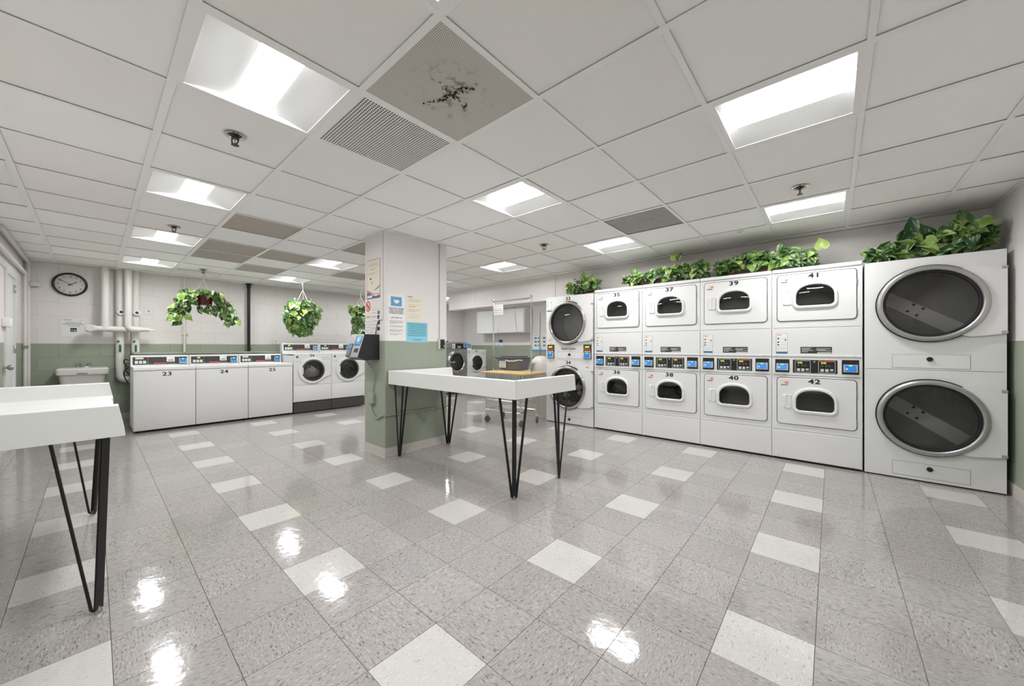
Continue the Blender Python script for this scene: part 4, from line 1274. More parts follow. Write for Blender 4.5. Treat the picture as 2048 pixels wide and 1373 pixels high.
for q, s in enumerate(('PLEASE WEAR A FACE MASK', 'WHEN IN THE LAUNDRY', 'ROOM TO HELP PREVENT', 'THE SPREAD OF COVID-19')):
    words(s, .5, .695-.035*q, .0150, M['ink_black'])
words('COVID-19 SAFETY TIPS', .5, .495, .013, M['ink_black'])
lines([(.12,.85,.43),(.12,.88,.41),(.12,.85,.39),(.12,.5,.37),(.12,.88,.32),(.12,.85,.30),(.12,.86,.24),(.12,.88,.22),(.12,.7,.20),(.12,.8,.15),(.12,.6,.13)], M['ink_soft'], th=.0035)
t, pr, lines, words = sheet('rules_notice', 'cream notice with a yellow highlighted line beside the mask notice', 'x', 2.296, 2.508, 1.465, 1.758, M['paper_cream'])
lines([(.08,.35,.945)], M['ink_black'], 'heading', .006)
lines([(.12,.8,.85),(.12,.85,.81),(.12,.7,.77),(.12,.9,.65),(.12,.85,.47),(.12,.82,.43),(.12,.6,.39),(.12,.8,.28),(.12,.84,.20),(.12,.7,.14)], M['ink_pale'], th=.004)
pr(.12, .55, .55, .61, M['ink_yellow'], 'highlight')
t, pr, lines, words = sheet('blue_notice', 'cyan paper notice low on the column next to the switch box', 'x', 2.294, 2.577, 1.232, 1.457, M['paper_cyan'])
lines([(.06+.02*(k % 3), .95-.03*(k % 2), .93-.085*k) for k in range(8)] + [(.28,.72,.13)], mat('ink_teal', rgb(70,124,142), .7), th=.006)
t, pr, lines, words = sheet('framed_poster', 'cream poster with red border and blue wave on the narrow column side', 'y', -3.958, -3.668, 1.712, 2.142, M['ink_red'], 'poster')
pr(.02, .98, .012, .988, M['paper_cream'], 'poster_field')
pr(.02, .98, .012, .17, M['ink_blue'], 'wave', 2, [(0,0),(1,0),(1,.45),(.7,.25),(.45,.5),(.2,.95),(0,1.1)])
pr(.02, .98, .10, .30, M['ink_orange'], 'wave_line', 2, [(0,.55),(.3,.2),(.6,.02),(1,.0),(1,.06),(.6,.1),(.3,.35),(0,.75)])
pr(.45, .98, .20, .34, M['ink_sky'], 'figure', 2, [(0,0),(.4,.1),(.8,.3),(1,.7),(1,.95),(.7,.55),(.3,.2)])
pr(.05, .42, .03, .09, M['paper'], 'foot_label', 3)
lines([(.12,.88,.90),(.12,.85,.87),(.12,.88,.84),(.2,.7,.77),(.3,.6,.74),(.1,.8,.66),(.1,.6,.63)], M['ink_pale'], th=.005)
pr(.25, .36, .50, .54, M['ink_black'], 'small_icon', 2); pr(.38, .44, .38, .42, M['ink_grey'], 'small_icon', 2)
t, pr, lines, words = sheet('no_smoking_sign', 'white sign with red no-smoking symbol on the narrow column side', 'y', -4.0, -3.862, 1.32, 1.706, M['paper'], 'sign')
cc = circle(.5, .5, .5, 28)
pr(.12, .92, .66, .97, M['ink_orange'], 'red_disc', 1, cc)
pr(.24, .80, .705, .925, M['paper_pink'], 'inner_disc', 2, cc)
pr(.20, .84, .69, .94, M['ink_red'], 'slash', 3, [(.0,.82),(.14,.96),(1.0,.16),(.86,.04)])
pr(.38, .70, .79, .825, M['ink_black'], 'cigarette', 2)
words('NO SMOKING', .5, .50, .017, M['ink_orange'])
lines([(.1,.9,.36),(.1,.85,.28),(.1,.9,.20),(.1,.7,.12)], M['ink_pale'], th=.005)
t, pr, lines, words = sheet('picture_notice', 'white notice with small pictures above the payment terminal', 'y', -3.855, -3.668, 1.325, 1.598, M['paper'])
lines([(.05,.9,.96),(.05,.6,.84),(.05,.65,.70),(.05,.6,.66),(.05,.62,.50),(.05,.6,.36),(.05,.62,.22)], M['ink_soft'], th=.004)
for q, mt_ in ((.76,'logo_brown'),(.58,'ink_navy'),(.36,'ink_navy'),(.12,'ink_navy')): pr(.70, .97, q, q+.14, M[mt_], 'picture', 1)

# ------------------------------------------------------------------ chrome laundry cart
t = thing('laundry_cart', 'chrome rolling laundry cart with hanging rail and wooden top board', 'cart', (-3.78, 4.30, 0))
ch = M['chrome']
FC = [(-4.10, 4.07), (-3.44, 4.12), (-3.46, 4.52), (-4.12, 4.46)]
for (a, b) in FC:
    leg = MB().tube([(a, b, .115), (a, b, .40), (a, b, .77)], .0125, 10).build('post', ch, t, world=True)
    w = MB().lathe([(.0,-.012),(.044,-.012),(.048,-.008),(.048,.008),(.044,.012),(.0,.012)], 20, 'x', (0,0,0)).build('caster_wheel', M['caster_grey'], leg)
    w.location = (a+.015-t.location.x, b-t.location.y+.012, .048); w.rotation_euler = (0, 0, random.uniform(-.9, .5))
    m = MB(); m.tube([(a, b, .125), (a+.012, b+.01, .112), (a+.012, b+.01, .06)], .010, 8); m.rbox(a-.022, a+.03, b-.015, b+.03, .098, .120, .006, 1)
    m.build('caster_fork', ch, leg, world=True)
m = MB()
for z in (.20,):
    for i in range(4): m.tube([(*FC[i], z), (*FC[(i+1) % 4], z)], .010, 8)
m.build('lower_frame', ch, t, world=True)
m = MB()
for z in (.36, .5, .64):
    for i in range(4): m.tube([(*FC[i], z), (*FC[(i+1) % 4], z)], .005, 6)
m.build('basket_band', ch, t, world=True)
m = MB()
for i in range(4):
    p, q = Vector((*FC[i], 0)), Vector((*FC[(i+1) % 4], 0)); n = 14 if i % 2 == 0 else 9
    for k in range(1, n):
        e = p.lerp(q, k/n); m.tube([(e.x, e.y, .36), (e.x, e.y, .77)], .003, 5)
o = m.build('basket_wires', ch, t, world=True); o['kind'] = 'stuff'
MB().rbox(-4.21, -3.35, 4.03, 4.66, .765, .79, .006, 2).build('top_board', M['wood_tan'], t, world=True)
m = MB()
for i in range(4): m.tube([(-4.205, 4.035+.2*i, .778), (-4.205, 4.035+.2*i, .776)], .001, 4)
for (a) in (-4.195, -3.405):
    r_ = MB().tube([(a, 4.335, .79), (a, 4.335, 1.92)], .012, 10).build('upright', ch, t, world=True)
    MB().lathe([(.0,0),(.016,.004),(.022,.02),(.016,.036),(0,.04)], 14, 'z', (a, 4.335, 1.92)).build('finial', ch, r_, world=True)
hr = MB().tube([(-4.195, 4.335, 1.915), (-3.405, 4.335, 1.915)], .012, 10).build('hanging_rail', ch, t, world=True)
for a in (-4.155, -4.0): MB().tube([(a, 4.335, 1.93), (a, 4.335, 1.86)], .004, 6).build('hook', M['cord_white'], hr, world=True)
MB().box(-4.18, -3.98, 4.333, 4.336, 1.70, 1.865).build('card', M['paper'], hr, smooth=None, world=True)
m = MB()
for q in (1.84, 1.80, 1.77, 1.74): m.box(-4.165, -3.995, 4.3318, 4.333, q-.003, q+.003)
m.build('card_print', M['ink_pale'], hr, smooth=None, world=True)

# grey tote on the cart
t = thing('storage_tote', 'dark grey plastic storage tote with lid on the laundry cart', 'storage tote', (-4.02, 4.66, .79))
def taper(m, x0, x1, y0, y1, z0, z1, d):
    a, b = rrect(x0+d, x1-d, y0+d, y1-d, .03, 3), rrect(x0, x1, y0, y1, .035, 3)
    n = len(a); v = [(p, q, z0) for p, q in a]+[(p, q, z1) for p, q in b]
    m.add(v, [tuple(range(n))[::-1], tuple(range(n, 2*n))]+[(i, (i+1) % n, n+(i+1) % n, n+i) for i in range(n)])
m = MB(); taper(m, -4.27, -3.80, 4.50, 4.84, .792, .965, .032); m.build('bin', M['tote_grey'], t, world=True)
m = MB(); taper(m, -4.29, -3.78, 4.485, 4.855, .960, .978, -.003); m.build('rim', M['tote_grey'], t, world=True)
m = MB(); m.rbox(-4.30, -3.77, 4.475, 4.865, .982, 1.006, .010, 2); m.rbox(-4.22, -3.84, 4.54, 4.80, 1.002, 1.028, .012, 2); m.build('lid', M['tote_lid'], t, world=True)
m = MB(); m.tube([(-4.05, 4.475, .957), (-3.97, 4.46, .945), (-3.86, 4.46, .948), (-3.785, 4.49, .966), (-3.765, 4.56, .96)], .009, 8); m.build('handle', M['bin_white'], t, world=True)
MB().box(-4.215, -4.065, 4.496, 4.4985, .835, .945).build('label_sheet', M['paper'], t, smooth=None, world=True)
m = MB()
for q in (.925, .90, .87, .85): m.box(-4.20, -4.08, 4.495, 4.4962, q-.003, q+.003)
m.build('label_print', M['ink_grey'], t, smooth=None, world=True)

# white dome-lid bin and broom beside dryer 33
t = thing('dome_bin', 'white dome-lidded bin with beige body beside dryer 33', 'bin', (-3.79, 5.05, 0))
m = MB(); taper(m, -4.05, -3.50, 4.90, 5.22, 0.0, .74, .02); m.build('body', M['bin_beige'], t, world=True)
m = MB(); taper(m, -4.06, -3.49, 4.89, 5.23, .74, .768, 0.0); m.build('rim', M['bin_white'], t, world=True)
m = MB().lathe([(.175,0),(.178,.05),(.172,.12),(.145,.19),(.10,.235),(.05,.255),(0,.26)], 32, 'z', (-3.76, 5.06, .768)); m.build('dome_lid', M['bin_white'], t, world=True)
t = thing('broom', 'thin grey broom handle standing upright behind the dome-lidded bin', 'broom', (-4.0, 5.34, 0))
MB().tube([(-4.0, 5.34, .16), (-4.005, 5.36, 1.80)], .011, 8).build('handle', M['steel'], t, world=True)
MB().rbox(-4.15, -3.85, 5.32, 5.36, .10, .17, .01, 2).build('head', M['charcoal'], t, world=True)
MB().rbox(-4.16, -3.84, 5.31, 5.37, .0, .10, .01, 1).build('bristles', M['bin_beige'], t, world=True)

# wall cabinet in the alcove
t = thing('wall_cabinet', 'white two-door wall cabinet hanging on the far wall under the soffit', 'cabinet', (-6.8, YB, 1.55))
wc = M['panel_white']
MB().box(-7.72, -5.95, YB-.34, YB, 1.55, 1.575).build('bottom', wc, t, smooth=None, world=True)
m = MB(); m.box(-7.72, -7.69, YB-.34, YB, 1.575, 2.16); m.box(-5.98, -5.95, YB-.34, YB, 1.575, 2.16); m.box(-7.69, -5.98, YB-.02, YB, 1.575, 2.16); m.box(-7.72, -5.95, YB-.34, YB, 2.16, 2.185)
m.build('carcass', wc, t, smooth=None, world=True)
MB().rbox(-7.70, -6.86, YB-.365, YB-.345, 1.56, 2.17, .003, 1).build('door', wc, t, world=True)
m = MB(); m.prism([(-6.83, 1.565), (-6.20, 1.565), (-6.27, 2.13), (-6.90, 2.13)], YB-.37, YB-.35); m.build('door', wc, t, smooth=None, world=True)
m = MB(); m.box(-6.86, -5.97, YB-.348, YB-.342, 1.57, 2.16); m.box(-6.2, -5.97, YB-.362, YB-.345, 1.57, 2.16); m.build('end_panel', wc, t, smooth=None, world=True)

# ------------------------------------------------------------------ block wall: clock, notice, sink, pipes
t = thing('wall_clock', 'round black-rimmed wall clock showing ten to two', 'clock', (X0, -.235, 2.121), PI/2)
R = .176
MB().ring(circle(0, 0, R, 56), circle(0, 0, R-.026, 56), 0, -.036, .010, .008).build('rim', M['black_plastic'], t)
MB().prism(circle(0, 0, R-.02, 56), -.012, 0).build('dial', M['paper'], t, smooth=None)
for k in range(12):
    n = 12 if k == 0 else k; a = PI/2-k*PI/6
    text('numeral', str(n), .042, M['ink_black'], t, (.118*math.cos(a), -.0128, .118*math.sin(a)))
m = MB()
for k in range(60):
    a = k*PI/30; m.bar((.139*math.cos(a), -.0125, .139*math.sin(a)), (.145*math.cos(a), -.0125, .145*math.sin(a)), .0015 if k % 5 else .003, .0006, (-math.sin(a), 0, math.cos(a)))
m.build('minute_track', M['ink_grey'], t, smooth=None)
def hand(name, ang, l, tail, w, mt, y):
    a = PI/2-ang; MB().bar((-tail*math.cos(a), y, -tail*math.sin(a)), (l*math.cos(a), y, l*math.sin(a)), w, .001, (-math.sin(a), 0, math.cos(a))).build(name, mt, t, smooth=None)
hand('minute_hand', math.radians(302), .128, .03, .006, M['ink_black'], -.016)
hand('hour_hand', math.radians(57), .085, .03, .008, M['ink_black'], -.0145)
hand('second_hand', math.radians(186), .035, .02, .003, M['ink_red'], -.0175)
MB().dome(circle(0, 0, R-.024, 40), -.022, .008).build('glass', glass_mat('clear_glass', (.97,.97,.97,1), 1.4), t)
MB().lathe([(.008,0),(.008,-.008),(0,-.009)], 12, 'y', (0, -.012, 0)).build('hub', M['ink_black'], t)

def wall_sheet(name, label, face, u0, u1, z0, z1, mt, cat='notice'):
    """thin sheet on the block wall (face 'b') or the alcove wall (face 'a'), local x to the right, z up"""
    t = thing(name, label, cat, (X0, u0, z0) if face == 'b' else (u0, YB, z0), PI/2 if face == 'b' else 0)
    MB().box(0, u1-u0, -.0018, 0, 0, z1-z0).build('sheet', mt, t, smooth=None)
    W, H = u1-u0, z1-z0
    def pr(q0, q1, r0, r1, mt2, nm='print', lv=1, shape=None):
        m = MB(); y = -.0018-.0006*lv
        if shape: m.prism([(W*(q0+(q1-q0)*u), H*(r0+(r1-r0)*w)) for u, w in shape], y, -.0012)
        else: m.box(W*q0, W*q1, y, -.0012, H*r0, H*r1)
        return m.build(nm, mt2, t, smooth=None)
    def words(body, q, r, size, mt2, sx=1.0):
        return text('lettering', body, size, mt2, t, (W*q, -.0026, H*r), bold=.0003, sx=sx)
    return t, pr, words
t, pr, words = wall_sheet('sink_notice', 'white paper notice with small dark icons on the wall over the sink', 'b', -.312, -.098, 1.343, 1.616, M['paper'])
words('laundry', .24, .90, .026, M['ink_grey']); words('rules', .86, .90, .018, M['ink_grey'])
words('THIS SINK IS FOR', .52, .74, .021, M['ink_grey']); words('RESIDENTS USE ONLY', .52, .655, .021, M['ink_grey']); words('THANK YOU', .52, .56, .021, M['ink_grey'])
pr(.37, .66, .24, .45, M['ink_navy'], 'icon_field')
pr(.41, .48, .29, .36, M['paper'], 'heart_icon', 2, [(.5,0),(1,.6),(.9,1),(.6,1),(.5,.8),(.4,1),(.1,1),(0,.6)])
pr(.53, .62, .28, .36, M['paper'], 'house_icon', 2, [(0,0),(1,0),(1,.6),(.5,1),(0,.6)])

# utility sink
t = thing('utility_sink', 'off-white plastic utility sink with chrome faucet below the clock', 'sink', (-8.42, -.10, 0))
sk = M['sink_white']; sx0, sx1, sy0, sy1 = -8.66, -8.16, -.355, .155
def loft(m, secs, cap0=True, cap1=True):
    n = len(secs[0]); v = [p for s_ in secs for p in s_]
    f = [(k*n+i, k*n+(i+1) % n, (k+1)*n+(i+1) % n, (k+1)*n+i) for k in range(len(secs)-1) for i in range(n)]
    if cap0: f.append(tuple(range(n))[::-1])
    if cap1: f.append(tuple(range((len(secs)-1)*n, len(secs)*n)))
    m.add(v, f); return m
def rr3(x0, x1, y0, y1, z, r): return [(a, b, z) for a, b in rrect(x0, x1, y0, y1, r, 4)]
m = MB(); loft(m, [rr3(sx0+.06, sx1-.06, sy0+.06, sy1-.06, .50, .05), rr3(sx0+.02, sx1-.022, sy0+.022, sy1-.022, .80, .05), rr3(sx0+.03, sx1-.035, sy0+.035, sy1-.035, .80, .05), rr3(sx0+.07, sx1-.075, sy0+.075, sy1-.075, .52, .05)])
m.build('basin', sk, t, world=True)
m = MB(); loft(m, [rr3(sx0+.0, sx1-.004, sy0+.006, sy1-.006, .775, .03), rr3(sx0, sx1, sy0, sy1, .80, .035), rr3(sx0, sx1, sy0, sy1, .852, .035), rr3(sx0+.01, sx1-.01, sy0+.01, sy1-.01, .862, .03), rr3(sx0+.035, sx1-.04, sy0+.04, sy1-.04, .858, .03), rr3(sx0+.04, sx1-.045, sy0+.045, sy1-.045, .80, .03)], False, False)
m.build('rim', sk, t, world=True)
MB().box(sx0, sx0+.12, sy0+.03, sy1-.03, .80, .866).build('faucet_deck', sk, t, smooth=None, world=True)
MB().box(sx1-.002, sx1+.001, -.16, -.06, .785, .80).build('maker_plate', M['ink_grey'], t, smooth=None, world=True)
for (a, b) in ((sx0+.06, sy0+.07), (sx1-.06, sy0+.07), (sx0+.06, sy1-.07), (sx1-.06, sy1-.07)):
    MB().bar((a, b, 0), (a, b, .6), .045, .02, (0, 1, 0)).build('leg', sk, t, smooth=None, world=True)
fa = MB().rbox(sx0+.03, sx0+.085, -.165, -.035, .866, .878, .004, 2).build('faucet', M['chrome'], t, world=True)
for q in (-.155, -.045): MB().lathe([(.016,0),(.018,.012),(.024,.02),(.024,.048),(.016,.056),(0,.058)], 14, 'z', (sx0+.058, q, .876)).build('tap_handle', M['satin_silver'], fa, world=True)
MB().tube([(sx0+.058, -.10, .876), (sx0+.058, -.10, .93), (sx0+.08, -.10, .955), (sx0+.15, -.10, .945), (sx0+.19, -.10, .915)], .011, 10, curve=4).build('spout', M['chrome'], fa, world=True)

# white insulated drain pipes
pv = M['pvc_white']
t = thing('drain_pipes', 'white insulated drain pipes forming a tee on the wall beside the clock', 'pipes', (-8.5, .27, 1.46))
PX = -8.50
MB().tube([(PX, .118, 1.46), (PX, .118, ZC+.05)], .046, 18).build('riser', pv, t, world=True)
def bend(c, r, a0, a1, n=8): return [(PX, c[0]+r*math.cos(a0+(a1-a0)*q/n), c[1]+r*math.sin(a0+(a1-a0)*q/n)) for q in range(n+1)]
m = MB(); m.tube([(PX+.04, .363, ZC+.05), (PX+.04, .363, 1.60)] + [(PX+.04, b_, c_) for _, b_, c_ in bend((.428, 1.525), .065, PI, 1.5*PI)] + [(PX+.04, .50, 1.46), (PX+.04, .515, 1.46)], .044, 18); m.build('riser', pv, t, world=True)
MB().tube([(PX, -.03, 1.46), (PX, .345, 1.46)], .044, 18).build('branch', pv, t, world=True)
MB().lathe([(.0,-.005),(.05,0),(.054,.02),(.054,.09),(.046,.10),(.0,.10)], 20, 'y', (PX, -.075, 1.46)).build('end_fitting', pv, t, world=True)
m = MB(); m.tube([(PX, -.02, 1.46), (PX+.05, -.03, 1.458), (PX+.09, -.035, 1.455)], .042, 16); m.build('elbow', pv, t, world=True)
MB().tube([(PX+.04, .50, 1.46), (PX+.04, .605, 1.46)], .036, 16).build('reducer', pv, t, world=True)
MB().tube([(PX+.04, .60, 1.46), (PX+.04, .66, 1.46)], .006, 8).build('small_pipe', M['steel'], t, world=True)
for k, (yy, bot) in enumerate(((.277, .66), (.452, 1.085))):
    t = thing('valve_pipe', ('insulated pipe with green valve handle ending in an elbow beside washer 23', 'insulated pipe with green valve handle standing on the green ledge')[k], 'pipe', (-8.60, yy, bot))
    if k == 0:
        pts = [(-8.60, yy, ZC+.05), (-8.60, yy, 1.7), (-8.60, yy, .72)] + [(-8.60, yy+.07-.07*math.cos(q*PI/12), .72-.07*math.sin(q*PI/12)) for q in range(1, 7)] + [(-8.60, yy+.12, .65)]
    else: pts = [(-8.60, yy, ZC+.05), (-8.60, yy, 1.7), (-8.60, yy, 1.089)]
    MB().tube(pts, .049, 18).build('pipe', pv, t, world=True)
    MB().lathe([(.048,0),(.048,.05),(.044,.056),(.018,.056),(.018,.05),(.0,.05)], 20, 'x', (-8.575, yy+.012, 1.735)).build('capped_stub', pv, t, world=True)
    MB().lathe([(.020,.0),(.020,.012),(.010,.016),(0,.016)], 14, 'x', (-8.527, yy+.012, 1.735)).build('stub_core', M['gasket'], t, world=True)
    m = MB(); m.rbox(-8.545, -8.535, yy-.012, yy+.014, 1.10, 1.21, .004, 2); m.build('valve_handle', M['valve_green'], t, world=True)
    m = MB(); m.lathe([(.014,0),(.014,.02),(0,.022)], 12, 'x', (-8.555, yy, 1.215)); m.build('valve_stem', M['steel'], t, world=True)
    m = MB(); m.prism(circle(0, 0, .016, 12), 0, .004); m.v = [(-8.548+b_, yy-.02+a_, 1.265+c_) for a_, b_, c_ in m.v]; m.build('tag', M['charcoal'], t, smooth=None, world=True)
t = thing('black_pipe', 'black vertical pipe with ceiling flange on the wall above washer 25', 'pipe', (-8.60, 2.0, 1.09))
MB().tube([(-8.60, 2.0, 1.09), (-8.60, 2.0, ZC)], .027, 14).build('pipe', M['black_metal'], t, world=True)
MB().lathe([(.06,.04),(.06,.03),(.034,.02),(.034,-.03),(.03,-.04)], 18, 'z', (-8.60, 2.0, ZC-.045)).build('flange', M['black_metal'], t, world=True)
MB().tube([(-8.6, 2.02, 1.12), (-8.585, 2.03, 1.15)], .012, 8).build('bleed_valve', M['bronze_dark'], t, world=True)
t = thing('wall_conduit', 'thin white conduit running up the block wall behind the red-potted plant', 'conduit', (-8.66, 1.062, 1.09))
MB().tube([(-8.662, 1.062, 1.09), (-8.662, 1.062, ZC)], .017, 10).build('conduit', M['wall_white'], t, world=True)
for z in (1.4, 2.2): MB().rbox(-8.678, -8.64, 1.03, 1.094, z, z+.025, .004, 1).build('strap', M['wall_white'], t, world=True)
t = thing('corner_pipe', 'white pipe in the room corner, running along the top of the door wall', 'pipe', (-8.64, -.61, 0))
MB().tube([(-8.63, -.615, .0), (-8.63, -.615, 2.36), (-8.62, -.615, 2.385), (-8.58, -.615, 2.39), (-6.3, -.615, 2.39)], .02, 10).build('riser', M['wall_white'], t, world=True)
MB().tube([(-8.50, -.625, 2.20), (-6.2, -.625, 2.20)], .022, 10).build('branch', M['wall_white'], t, world=True)
MB().tube([(-8.46, -.63, 0), (-8.46, -.63, 2.2)], .016, 8).build('drop', M['wall_white'], t, world=True)
MB().rbox(-8.49, -8.43, -.65, -.60, 1.16, 1.20, .006, 1).build('clamp', M['satin_silver'], t, world=True)
MB().rbox(-8.67, -8.60, -.60, -.50, 2.05, 2.12, .01, 2).build('bracket', M['panel_white'], t, world=True)
for k, (a, z, lab) in enumerate(((.61, 1.78, 'small blank cover plate with black switch on the wall left of the red-potted plant'), (2.48, 1.29, 'small white outlet plate on the wall left of the compact hanging plant'))):
    t = thing('wall_plate', lab, 'wall plate', (X0, a, z), PI/2)
    MB().rbox(-.055, .055, -.008, 0, -.055, .055, .004, 1).build('plate', M['wall_white'], t)
    if k == 0: MB().rbox(-.006, .006, -.018, -.008, -.012, .012, .002, 1).build('toggle', M['charcoal'], t)
    else: MB().rbox(-.012, .012, -.011, -.008, -.03, .03, .002, 1).build('socket', M['cove_base'], t)
t = thing('washer_cable', 'looped black power cables beside washer 23', 'cable', (-7.75, .33, .7))
MB().tube([(-7.72, .335, .98), (-7.73, .30, 1.0), (-7.74, .29, .94), (-7.73, .33, .88), (-7.74, .29, .82), (-7.75, .30, .72), (-7.74, .33, .66)], .008, 8, curve=5).build('cord', M['rubber_black'], t, world=True)
MB().tube([(-7.72, .335, .94), (-7.73, .31, .93), (-7.75, .31, .84), (-7.74, .335, .78)], .007, 8, curve=5).build('cord', M['rubber_black'], t, world=True)

# alcove wall posters
t, pr, words = wall_sheet('laundry_poster', 'white instruction poster with blue pictures and blue foot beside dryer 33', 'a', -5.96, -5.36, 1.05, 1.53, M['paper'], 'poster')
pr(0, 1, 0, .12, M['ink_sky'], 'foot_band')
for a in (.12, .30, .58, .74):
    for b in (.30, .50, .70): pr(a, a+.12, b, b+.09, M['ink_blue' if (a+b) % .2 < .1 else 'ink_sky'], 'picture')
pr(.08, .3, .90, .93, M['ink_pale'], 'heading')
t, pr, words = wall_sheet('wave_sign', 'small white sign with a blue wave on the far alcove wall', 'a', -7.30, -7.02, 1.19, 1.33, M['paper'], 'sign')
pr(0, 1, .05, .35, M['ink_sky'], 'wave', 1, [(0,0),(1,0),(1,.6),(.7,.4),(.4,1),(0,.3)])
t = thing('thermostat', 'grey thermostat box above the small wave sign on the alcove wall', 'thermostat', (-7.10, YB, 1.345))
MB().rbox(-.06, .06, -.03, 0, -.035, .035, .006, 2).build('case', M['charcoal'], t)
MB().box(-.035, .02, -.031, -.03, -.015, .02).build('screen', M['ink_grey'], t, smooth=None)

# ------------------------------------------------------------------ pothos plants
def leaf_material():
    m = bpy.data.materials.new('pothos_leaf'); m.use_nodes = True
    nt = m.node_tree; N = nt.nodes; L = nt.links; b = N['Principled BSDF']
    oi = N.new('ShaderNodeObjectInfo'); tc = N.new('ShaderNodeTexCoord')
    cr = N.new('ShaderNodeValToRGB'); e = cr.color_ramp.elements
    e[0].position = 0.0; e[0].color = rgb(28,68,38)
    e[1].position = 1.0; e[1].color = rgb(168,192,100)
    for p, c in ((.3, rgb(46,94,44)), (.55, rgb(74,126,52)), (.8, rgb(122,160,70))):
        q = cr.color_ramp.elements.new(p); q.color = c
    L.new(oi.outputs['Random'], cr.inputs['Fac'])
    off = N.new('ShaderNodeVectorMath'); off.operation = 'SCALE'; off.inputs[0].default_value = (9.0, 5.0, 2.0); L.new(oi.outputs['Random'], off.inputs['Scale'])
    mp = N.new('ShaderNodeMapping'); mp.inputs['Scale'].default_value = (2.6, 0.9, 1)
    ad = N.new('ShaderNodeVectorMath'); ad.operation = 'ADD'
    L.new(tc.outputs['Object'], mp.inputs['Vector']); L.new(mp.outputs[0], ad.inputs[0]); L.new(off.outputs[0], ad.inputs[1])
    n = N.new('ShaderNodeTexNoise'); n.inputs['Scale'].default_value = 1.6; n.inputs['Detail'].default_value = 5; L.new(ad.outputs[0], n.inputs['Vector'])
    mr = N.new('ShaderNodeMapRange'); mr.inputs['From Min'].default_value = .50; mr.inputs['From Max'].default_value = .64; L.new(n.outputs['Fac'], mr.inputs['Value'])
    mx = N.new('ShaderNodeMix'); mx.data_type = 'RGBA'; mx.inputs['B'].default_value = rgb(206,214,158)
    sc = N.new('ShaderNodeMath'); sc.operation = 'MULTIPLY'; sc.inputs[1].default_value = .75; L.new(mr.outputs[0], sc.inputs[0])
    L.new(sc.outputs[0], mx.inputs['Factor']); L.new(cr.outputs['Color'], mx.inputs['A']); L.new(mx.outputs['Result'], b.inputs['Base Color'])
    b.inputs['Roughness'].default_value = .35
    MATS['leaf'] = m
leaf_material()
def leaf_mesh(fold, droop, wide):
    """heart-shaped leaf, unit length along +y, folded along the midrib"""
    rows = [(-.15, .16), (-.11, .30), (-.03, .42), (.08, .49), (.20, .51), (.33, .48), (.46, .42), (.60, .33), (.73, .22), (.85, .12), (.94, .045), (1.0, 0)]
    v = []; f = []
    for (y, w) in rows:
        z = -droop*max(0, y)**2
        w *= wide
        yc = y if y > 0 else y*.0
        v += [(-w, y, z+fold*w), (-w*.5, (y+yc)/2, z+fold*w*.35), (0, yc, z), (w*.5, (y+yc)/2, z+fold*w*.35), (w, y, z+fold*w)]
    for i in range(len(rows)-1):
        for j in range(4):
            f.append((5*i+j, 5*i+j+1, 5*i+j+6, 5*i+j+5))
    me = bpy.data.meshes.new('leaf'); me.from_pydata(v, [], f); me.materials.append(M['leaf'])
    me.polygons.foreach_set('use_smooth', [True]*len(f)); me.update()
    return me
LEAVES = [leaf_mesh(.35, .25, 1.0), leaf_mesh(.15, .45, .9), leaf_mesh(.55, .15, .85), leaf_mesh(.25, .6, 1.05)]
def put_leaf(parent, p, tip, nrm, size, rnd, floor_z=None):
    y = Vector(tip).normalized(); z = Vector(nrm); z = z - y*z.dot(y)
    if z.length < 1e-3: z = y.orthogonal()
    z.normalize(); x = y.cross(z)
    mx = Matrix((x, y, z)).transposed().to_4x4()
    o = bpy.data.objects.new('leaf', rnd.choice(LEAVES)); COL.objects.link(o); o.parent = parent
    mx.translation = Vector(p) - parent.location
    full = mx @ Matrix.Diagonal((size, size, size, 1))
    if floor_z is not None:       # keep the whole leaf above what the plant stands on
        lo = min((full @ v.co).z for v in o.data.vertices) + parent.location.z
        if lo < floor_z: full.translation.z += floor_z - lo
    o.matrix_local = full
    return o

